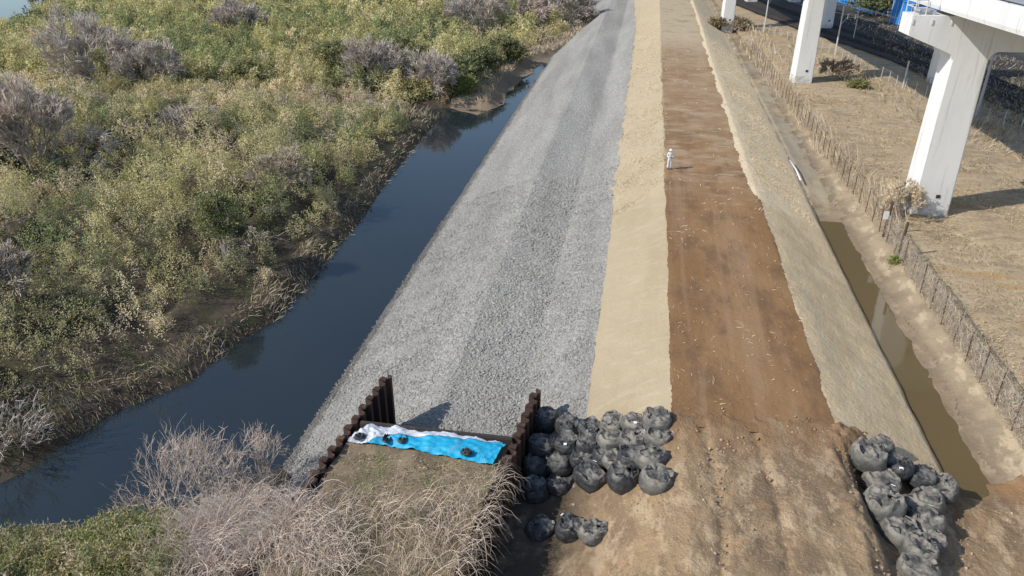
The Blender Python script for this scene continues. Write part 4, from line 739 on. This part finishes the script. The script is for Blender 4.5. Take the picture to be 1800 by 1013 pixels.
a = Acc(); a.add(stems(P, np.full((N, K), .009) * np.linspace(1, .5, K)[None], pick(['buff', 'pink', 'grey', 'brown'], np.tile([1, .7, .6, .6], (N, 1))) * rng.uniform(.6, 1.1, (N, 1)))); tag(a.build('overhanging_stems', 'twig'), 'dry stems hanging over the top of the bag side sheet pile wall', 'brambles', kind='stuff')
acc = Acc(); NB = [(-60, 945), (40, 950), (200, 930), (290, 950), (325, 985), (330, 1060), (-60, 1060)]
px, py, x, y = sample(420, -100, 340, 915, 1250, -6); ok = inpoly(px, py, [(-100, 945), (40, 950), (200, 930), (290, 945), (330, 985), (340, 1250), (-100, 1250)]) & (landd(x, y) > .3); x, y = x[ok], y[ok]; nC = len(x)
rC = rng.uniform(.45, 1.0, nC); hC = rng.uniform(.6, 1.9, nC); n1 = fbm(x * .3, y * .3, 3, 71); wq = np.stack([.6 + 0 * n1, .9 * smooth(.4, .6, n1) + .2, .5 + 0 * n1, .4 * smooth(.6, .4, n1), .35 + 0 * n1], 1); nm = ['olive', 'yellow', 'lime', 'green', 'straw']
idx = np.repeat(np.arange(nC), 26); N = len(idx); dv = unit(rng.normal(size=(N, 3)) + [0, 0, .6]); dv[:, 2] = np.abs(dv[:, 2]); A = np.stack([x, y, landz(x, y)], 1)[idx] + dv * np.stack([rC, rC, hC], 1)[idx] * rng.uniform(.75, 1.15, (N, 1))
acc.add(tufts(A, .45, 12, np.full(N, .20), .34, np.where(rng.random((N, 1)) < .4, pick(nm, wq[idx]), pick(nm, wq)[idx]), .6, .7, .18, unit(dv + [0, 0, .2])))
tag(acc.build('bamboo_scrub', 'leaf'), 'bright yellow green bamboo scrub in the bottom left corner', 'thicket', kind='stuff')
# field side
FZ = lambda x, y: np.where(x < 18.4, Z(x, y), -1.5 + 0 * x)
blades('field_grass', 'dry matted grass scattered over the field under the viaduct', 26000, (1320, 1830, 60, 800), [[(1330, 90), (1480, 90), (1600, 150), (1830, 230), (1830, 740), (1600, 430), (1500, 320)]], .10, .40, ['straw', 'brown', 'grey', 'yellow'], [1.2, .35, .5, .25], FZ, -1.5, .0008, 1.2)
blades('fence_weeds', 'tall dead weeds choking the wire fence', 22000, (1300, 1830, 50, 760), [[(1310, 85), (1345, 95), (1420, 190), (1560, 350), (1600, 400), (1560, 410), (1490, 330), (1400, 215)], [(1270, 40), (1340, 60), (1400, 130), (1350, 120), (1300, 80)]], .9, 1.9, ['straw', 'loose', 'mauve', 'grey'], [1, .7, .5, .6], FZ, -1.5, .0007, .45)
N = 4400; y = 24 + 31 * rng.random(N) ** 1.1; x = E6(y) + .12 + rng.normal(size=N) * .10; zb = Z(x, y) + 1.75 * rng.random(N) ** .8; th = rng.uniform(-1.2, 4.3, N); ln = rng.uniform(.25, .8, N); t = np.linspace(-.5, .5, 4)[None, :]
P = np.stack([x[:, None] + rng.normal(size=(N, 4)) * .05, y[:, None] + np.cos(th)[:, None] * ln[:, None] * t, zb[:, None] + np.sin(th)[:, None] * ln[:, None] * t + .06 * np.sin(t * 9)], -1); P[..., 2] = np.maximum(P[..., 2], Z(x, y)[:, None])
a = Acc(); a.add(stems(P, np.full((N, 4), .0075) * np.array([[1, 1, .9, .6]]), pick(['grey', 'brown', 'mauve', 'straw'], np.tile([1, .5, .6, .8], (N, 1))) * rng.uniform(.7, 1.1, (N, 1)))); tag(a.build('fence_vines', 'twig'), 'dry vines matted on the near part of the wire fence', 'vines', kind='stuff')
blades('railway_weeds', 'low dead weeds along the pale railway fence', 6000, (1300, 1830, 0, 330), [[(1300, 30), (1390, 60), (1480, 110), (1600, 165), (1830, 250), (1830, 300), (1600, 215), (1470, 140), (1310, 60)]], .4, 1.2, ['straw', 'grey', 'brown', 'olive'], [1, .9, .4, .3], FZ, -1.5, .0009, .8)
blades('yard_weeds', 'dark dead weeds over the shaded yard ground under the viaduct', 12000, (1440, 1830, 0, 260), [[(1470, 30), (1560, 95), (1640, 150), (1830, 245), (1830, 120), (1640, 60), (1560, 10)]], .15, .7, ['brown', 'grey', 'dark'], [1, .5, .6], lambda x, y: -1.15 + 0 * x, -1.2, .0010, .9)
blades('straw_tufts', 'loose straw sticking up from the right hand straw slope', 60000, (1180, 1460, 60, 420), [[(1245, 75), (1290, 90), (1440, 390), (1330, 343)]], .06, .22, ['loose', 'loose', 'straw', 'brown'], [1, 1, .4, .06], lambda x, y: Z(x, y), -1.2, .0005, 1.3)
blades('straw_ruffle', 'ruffled loose straw lying on the far part of the left hand straw slope', 20000, (1070, 1180, 20, 375), [[(1117, 20), (1160, 70), (1172, 332), (1075, 370)]], .05, .20, ['straw', 'loose', 'straw', 'brown'], [1, .5, .8, .08], lambda x, y: Z(x, y), -1.0, .0006, 1.3)
blades('straw_litter', 'scattered bits of straw on the brown crest', 2600, (1130, 1480, 60, 720), [[(1165, 80), (1240, 80), (1460, 715), (1185, 715)]], .08, .30, ['loose', 'straw'], [1, 1], lambda x, y: Z(x, y) - .0, 0, .0007, 3.0)
# crushed stone lying on the revetment
ico = np.array([(0, 0, 1)] + [(.894 * math.cos(a), .894 * math.sin(a), .447) for a in np.arange(5) * 1.2566] + [(.894 * math.cos(a), .894 * math.sin(a), -.447) for a in np.arange(5) * 1.2566 + .6283] + [(0, 0, -1)])
icf = np.array([(0, 1 + i, 1 + (i + 1) % 5) for i in range(5)] + [(1 + i, 6 + i, 1 + (i + 1) % 5) for i in range(5)] + [(1 + (i + 1) % 5, 6 + i, 6 + (i + 1) % 5) for i in range(5)] + [(11, 6 + (i + 1) % 5, 6 + i) for i in range(5)])
N = 42000; y = 26.2 + 44 * rng.random(N) ** 1.7; x = rng.uniform(-18.6, -1.35, N); seam = np.abs((y + .25 * vnoise(x, y, 3)) % 6.3 - 3.1) < .13; ok = (x < E1(y) - .1) & ~(seam & (x > -9.6) & (x < -4.8)) & ~(np.abs(x + 9.45 + .1 * vnoise(y * .5, y * 0, 2)) < .07); x, y = x[ok], y[ok]; N = len(x)
sz = (.032 + .055 * rng.random(N) ** 2.2) * np.where((x > -9.3) & (x < -5), 1.12, 1) * (.75 + .008 * y); B = unit(ico + 0)[None] * rng.uniform(.65, 1.3, (N, 12, 1)) * sz[:, None, None] * rng.uniform([.8, .8, .5], [1.3, 1.3, .9], (N, 1, 3))
ca, sa = np.cos(rng.uniform(0, 6.28, N)), None; th = rng.uniform(0, 6.28, N); ca, sa = np.cos(th)[:, None], np.sin(th)[:, None]; B = np.stack([B[..., 0] * ca - B[..., 1] * sa, B[..., 0] * sa + B[..., 1] * ca, B[..., 2]], -1)
B += np.stack([x, y, Z(x, y) + sz * .12], 1)[:, None]; g = rng.choice([.25, .28, .30, .325, .38], N, p=[.2, .3, .28, .17, .05]) * rng.uniform(.9, 1.1, N); g = g * np.where(Z(x, y) < -7.15, .55, 1) * (.86 + .28 * fbm(x * .4, y * .055, 3, 77)); cc = g[:, None] * np.array([1.10, 1.06, .96])
o = mesh_np('crushed_stones', B.reshape(-1, 3), (icf[None] + (np.arange(N) * 12)[:, None, None]).reshape(-1, 3), M['stone'], None, np.repeat(cc, 12, 0)); tag(o, 'loose angular grey stones lying on the near part of the revetment', 'stones', kind='stuff')
# clods on the clay ramp
N = 3800; x = rng.uniform(-2.5, 16.5, N); y = rng.uniform(14, 29.2, N); ok = rng.random(N) < smooth(.42, .65, fbm(x * .6, y * .6, 3, 88)) + .8 * np.exp(-((x - 9.9) / .5) ** 2); x, y = x[ok], y[ok]; N = len(x); sz = .02 + .06 * rng.random(N) ** 3
B = unit(ico)[None] * rng.uniform(.6, 1.3, (N, 12, 1)) * sz[:, None, None] + np.stack([x, y, Z(x, y) + .04], 1)[:, None]; cc = np.array([.36, .265, .175]) * rng.uniform(.6, 1.4, (N, 1))
o = mesh_np('clay_clods', B.reshape(-1, 3), (icf[None] + (np.arange(N) * 12)[:, None, None]).reshape(-1, 3), M['stone'], None, np.repeat(cc, 12, 0)); tag(o, 'broken clay clods scattered over the rough ramp', 'clods', kind='stuff')

# ------------------------------------------------------------------ single trees and shrubs
def branches(h, spread, nst, levels, seed, tilt=.5, up=.25):
    r = np.random.default_rng(seed); tips = []; segs = [(np.array([0, 0, -.3]), np.array([0, 0, -.02]), .12, .12, 0)]
    def go(p, dr, L, rad, lv):
        K = 3; q = p
        for i in range(K):
            dr = unit(dr + r.normal(size=3) * .16 + np.array([0, 0, up * .3])); n = q + dr * L / K; segs.append((q, n, rad * (1 - .22 * i / K), rad * (1 - .22 * (i + 1) / K), lv)); q = n
            if lv < levels and i > 0 or (lv == levels - 1):
                for _ in range(r.integers(1, 3)):
                    a = unit(np.cross(dr, r.normal(size=3))); go(q, unit(dr + a * r.uniform(.5, 1.0)), L * r.uniform(.5, .75), rad * .52, lv + 1) if lv < levels else None
        if lv >= levels - 1: tips.append(q)
    for k in range(nst):
        a = 6.283 * (k + r.uniform(-.3, .3)) / nst * (1.62 if nst > 4 else 1); t = tilt * r.uniform(.25, 1.25)
        go(np.array([.02 * math.cos(a) * (nst > 1), .02 * math.sin(a) * (nst > 1), -.15]), unit(np.array([math.sin(t) * math.cos(a), math.sin(t) * math.sin(a), math.cos(t)])), .5, .05, 0)
    P0 = np.array([s[0] for s in segs]); P1 = np.array([s[1] for s in segs]); R_ = np.array([s[2:4] for s in segs]); lv = np.array([s[4] for s in segs]); allp = np.vstack([P0, P1]); sc = np.array([spread / 2 / max(1e-3, np.percentile(np.hypot(allp[:, 0], allp[:, 1]), 97))] * 2 + [h / np.percentile(allp[:, 2], 99)])
    return P0 * sc, P1 * sc, R_ * h * .55, lv, np.array(tips) * sc
def bare_tree(px, py, h, spread, label, seed, nst=3, lv=4, cols=('mauve', 'grey'), twigs=9, z=None, group=None, wood='wood', kind='bare_tree', tw=.0009, tilt=.6):
    p = at(px, py, -6.2); zz = float(landz(np.array([p[0]]), np.array([p[1]]))[0]) if z is None else z; p = at(px, py, zz); h = h * (1.15 if group == GB else 1); spread = spread * (1.1 if group == GB else 1); t = thing(kind, label, kind.replace('_', ' '), (p[0], p[1], zz), 0, group); ds = float(dist(p[0], p[1]))
    P0, P1, R_, l, tips = branches(h, spread, nst, lv, seed, tilt); big = l <= 2; rmin = .0004 * ds
    R_ = R_ * (.42 if kind == 'bare_shrub' else .8); rr = np.maximum(R_, rmin * .5); wc = np.array(M[wood].node_tree.nodes['RGB'].outputs[0].default_value[:3])
    a = Acc(); a.add(stems(np.stack([P0[big], P1[big]], 1), rr[big], np.tile(wc, (big.sum(), 1)), 5)); a.build('trunk', wood, t)
    c = Acc(); fine = ~big; a2 = np.array([PAL[cols[0]]]); c.add(stems(np.stack([P0[fine], P1[fine]], 1), rr[fine], np.tile(a2, (fine.sum(), 1)) * rng.uniform(.7, 1.2, (fine.sum(), 1))))
    B = np.repeat(tips, twigs, 0); n = len(B); cen = np.array([0, 0, h * .25]); D = unit(unit(B - cen) + rng.normal(size=(n, 3)) * .55 + [0, 0, .25]); Lt = rng.uniform(.05, .13, n)[:, None] * (h + spread) / 2
    tt = np.linspace(0, 1, 3)[None, :, None]; PP = B[:, None] + D[:, None] * Lt[:, None] * tt + rng.normal(size=(n, 1, 3)) * .10 * tt ** 2 * Lt[:, None]
    c.add(stems(PP, np.full((n, 3), tw * ds * .5) * np.array([[1, .8, .4]]), pick(list(cols), np.ones((n, len(cols)))) * rng.uniform(.75, 1.2, (n, 1)))); c.build('crown', 'twig', t); return t
def leafy(px, py, h, spread, label, seed, cols, wts, group=None, kind='shrub', k=420, Ls=.0052, z=None, wd=.38):
    p = at(px, py, -6.2); zz = float(landz(np.array([p[0]]), np.array([p[1]]))[0]) if z is None else z; p = at(px, py, zz); t = thing(kind, label, kind.replace('_', ' '), (p[0], p[1], zz), 0, group); ds = float(dist(p[0], p[1])); r = np.random.default_rng(seed)
    P0, P1, R_, l, tips = branches(h * .9, spread * .8, 3, 2, seed); a = Acc(); a.add(stems(np.stack([P0, P1], 1), R_, np.tile(np.array([PAL['brown']]), (len(P0), 1)), 5)); a.build('trunk', 'wood', t)
    nc = 26; cz_ = r.uniform(.25, .95, nc); cr = np.sqrt(np.clip(1 - ((cz_ - .45) / .6) ** 2, .1, 1)); az = r.uniform(0, 6.28, nc); rad = np.sqrt(r.random(nc)) * cr * spread * .40; cen = np.stack([np.cos(az) * rad, np.sin(az) * rad, cz_ * h * .92], 1)
    cr_ = r.uniform(.13, .24, nc) * spread; i = r.integers(0, nc, k); dv = unit(r.normal(size=(k, 3))); dv[:, 2] = np.abs(dv[:, 2]) * .9 - .15; A = cen[i] + dv * cr_[i][:, None] * r.uniform(.65, 1.05, (k, 1)); A[:, 2] = np.clip(A[:, 2], .15, None)
    cc = pick(cols, np.tile(np.array(wts, float), (k, 1))); a = Acc(); a.add(tufts(A, .35, 9, np.full(k, Ls * ds), wd, cc, .4, .7, .2, dv)); a.build('crown', 'leaf', t); return t
GB = 'bare winter trees across the river'
bare_tree(418, 66, 5.6, 13, 'lone round grey bare tree in the far thicket near the top edge', 11, 8, 4, ('mauve', 'grey'), 5, None, GB, tilt=.95, tw=.0007)
bare_tree(165, 140, 8.0, 15, 'big spreading bare tree with tangled grey limbs, left side of the far thicket', 12, 8, 4, ('mauve', 'grey'), 5, None, GB, tilt=.95, tw=.0007)
bare_tree(265, 150, 5.0, 9, 'smaller grey bare tree just right of the big spreading one', 13, 8, 4, ('mauve', 'grey'), 5, None, GB, tilt=.95, tw=.0007)
bare_tree(62, 300, 7.4, 10.5, 'upright brown bare tree with dense fine twigs at the left edge', 14, 8, 4, ('mauve', 'pink', 'grey'), 5, None, GB, 'wood', tilt=.6)
bare_tree(655, 160, 6.2, 11, 'bare tree with pale forked limbs in front of the evergreens', 15, 8, 4, ('mauve', 'grey'), 5, None, GB, tilt=.95, tw=.0007)
bare_tree(765, 170, 5.0, 7, 'bare tree leaning over the river inlet, right of the yellow shrub', 16, 8, 4, ('mauve', 'grey'), 5, None, GB, tilt=.95, tw=.0007)
bare_tree(845, 52, 6.0, 13, 'mauve bare tree, leftmost of the leafless grove near the top', 17, 8, 4, ('mauve', 'grey'), 5, None, GB, tilt=.95, tw=.0007)
bare_tree(925, 42, 6.4, 13, 'mauve bare tree in the middle of the leafless grove near the top', 18, 8, 4, ('mauve', 'pink'), 5, None, GB, tilt=.95, tw=.0007)
bare_tree(995, 38, 6.0, 12, 'mauve bare tree, right end of the leafless grove by the stones', 19, 8, 4, ('mauve', 'grey'), 5, None, GB, tilt=.95, tw=.0007)
bare_tree(880, 12, 6.0, 15, 'hazy bare tree behind the leafless grove at the top edge', 20, 8, 4, ('mauve', 'grey'), 5, None, GB, tilt=.95, tw=.0007)
bare_tree(965, 8, 6.0, 15, 'hazy bare tree at the top edge, right behind the leafless grove', 23, 8, 4, ('mauve', 'pink'), 5, None, GB, tilt=.95, tw=.0007)
bare_tree(100, 22, 5.5, 14, 'bare tree by the distant water in the upper left corner', 21, 8, 4, ('mauve', 'grey'), 5, None, GB, tilt=.95, tw=.0007)
bare_tree(250, 12, 5.0, 14, 'pale bare tree at the top edge left of the round grey one', 22, 8, 4, ('mauve', 'grey'), 5, None, GB, tilt=.95, tw=.0007)
bare_tree(492, 335, 3.4, 5.5, 'low grey bare shrub amid the bamboo above the river bend', 24, 7, 3, ('grey', 'straw'), 8, None, None, 'wood', 'bare_shrub')
bare_tree(5, 560, 4.6, 6, 'brown twiggy bare shrub at the left edge, halfway down', 25, 8, 4, ('mauve', 'brown'), 8, None, None, 'wood', 'bare_shrub')
bare_tree(15, 800, 2.6, 6.0, 'fallen pale branches hanging over the dark water at the left edge', 26, 6, 3, ('grey', 'mauve'), 1, -7.2, None, 'pale_wood', 'bare_shrub', .0008, 1.25)
for i, (a, b, h, s, lb) in enumerate([(345, 900, 3.8, 4.4, 'whitish bare shrub reaching over the dark water, the tallest of the near bank'), (300, 890, 3.0, 3.8, 'whitish bare shrub leaning left over the water from the near bank'), (388, 885, 3.2, 3.2, 'whitish bare shrub between the tallest one and the stones'), (462, 842, 2.6, 2.0, 'thin pale bare shrub nearest to the corner of the grey stones')]):
    bare_tree(a, b, h * 1.15, s * 1.45, lb, 40 + i, 7, 3, ('pink', 'grey'), 1, None, 'bare shrubs on the near bank', 'pale_wood', 'bare_shrub', .0005, .8)
GE = 'evergreen trees along the far bank'
for i, (a, b, h, s, lb) in enumerate([(885, 112, 4.4, 7, 'dark evergreen tree at the right end of the far bank row'), (845, 138, 4.4, 8, 'dark evergreen tree beside the spit, second in the far bank row'), (800, 150, 4.6, 9, 'dark evergreen tree in the middle of the far bank row'),
                                      (715, 125, 5.0, 9, 'olive evergreen behind the yellow round shrub'), (600, 135, 5.0, 9, 'green evergreen at the left end of the far bank row')]):
    leafy(a, b, h, s, lb, 60 + i, ['dark', 'green', 'olive'], [1, .8, .6] if i < 3 else [.5, .8, 1], GE, 'evergreen_tree', 520, .0052)
leafy(724, 180, 3.6, 4.6, 'round yellow green shrub at the mouth of the river inlet', 70, ['yellow', 'olive', 'lime'], [1, .8, .3])
leafy(815, 168, 3.0, 3.2, 'bright green shrub on the spit beside the river inlet', 71, ['lime', 'green', 'olive'], [1, .7, .5])
leafy(392, 425, 4.4, 3.2, 'upright dark green shrub standing above the bamboo near the bank', 72, ['green', 'olive', 'lime', 'dark'], [1, .6, .5, .6], None, 'shrub', 520, .0045)
leafy(430, 150, 3.6, 6, 'dull green bush at the front edge of the far thicket', 73, ['olive', 'green'], [1, .5])
leafy(255, 990, 2.0, 2.4, 'leafy green and gold shrub in the bamboo at the bottom left', 74, ['lime', 'yellow', 'green'], [1, .7, .7], None, 'shrub', 420, .0052)
for i, (a, b, h, s, z, lb) in enumerate([(1262, 50, 2.2, 3.4, -1.5, 'brown bush left of the third pier foot'), (1300, 52, 2.0, 3.2, -1.5, 'brown bush right of the third pier foot'), (1508, 155, 1.1, 2.0, -1.5, 'small dark green bush in the field behind the second pier')]):
    leafy(a, b, h, s, lb, 80 + i, ['brown', 'grey', 'olive'] if i < 2 else ['green', 'olive'], [1, .6, .5] if i < 2 else [1, 1], None, 'shrub', 160, .0042, z)
bare_tree(1470, 140, 2.4, 4.5, 'dead brown bush behind the foot of the second pier', 83, 7, 3, ('brown', 'grey'), 9, -1.5, None, 'wood', 'bare_shrub')
bare_tree(1580, 385, 2.6, 3.2, 'pale leafless bush between the fence and the nearest pier', 84, 8, 3, ('straw', 'buff'), 8, -1.5, None, 'pale_wood', 'bare_shrub', .0008)
leafy(1545, 28, 7, 12, 'dark green tree between the two blue sheds', 85, ['dark', 'green'], [1, .4], None, 'evergreen_tree', 420, .005, -1.2)
leafy(1576, 462, .5, .9, 'small bright green weed at the foot of the wire fence', 86, ['lime', 'green'], [1, .4], None, 'weed', 90, .0032, -1.75)
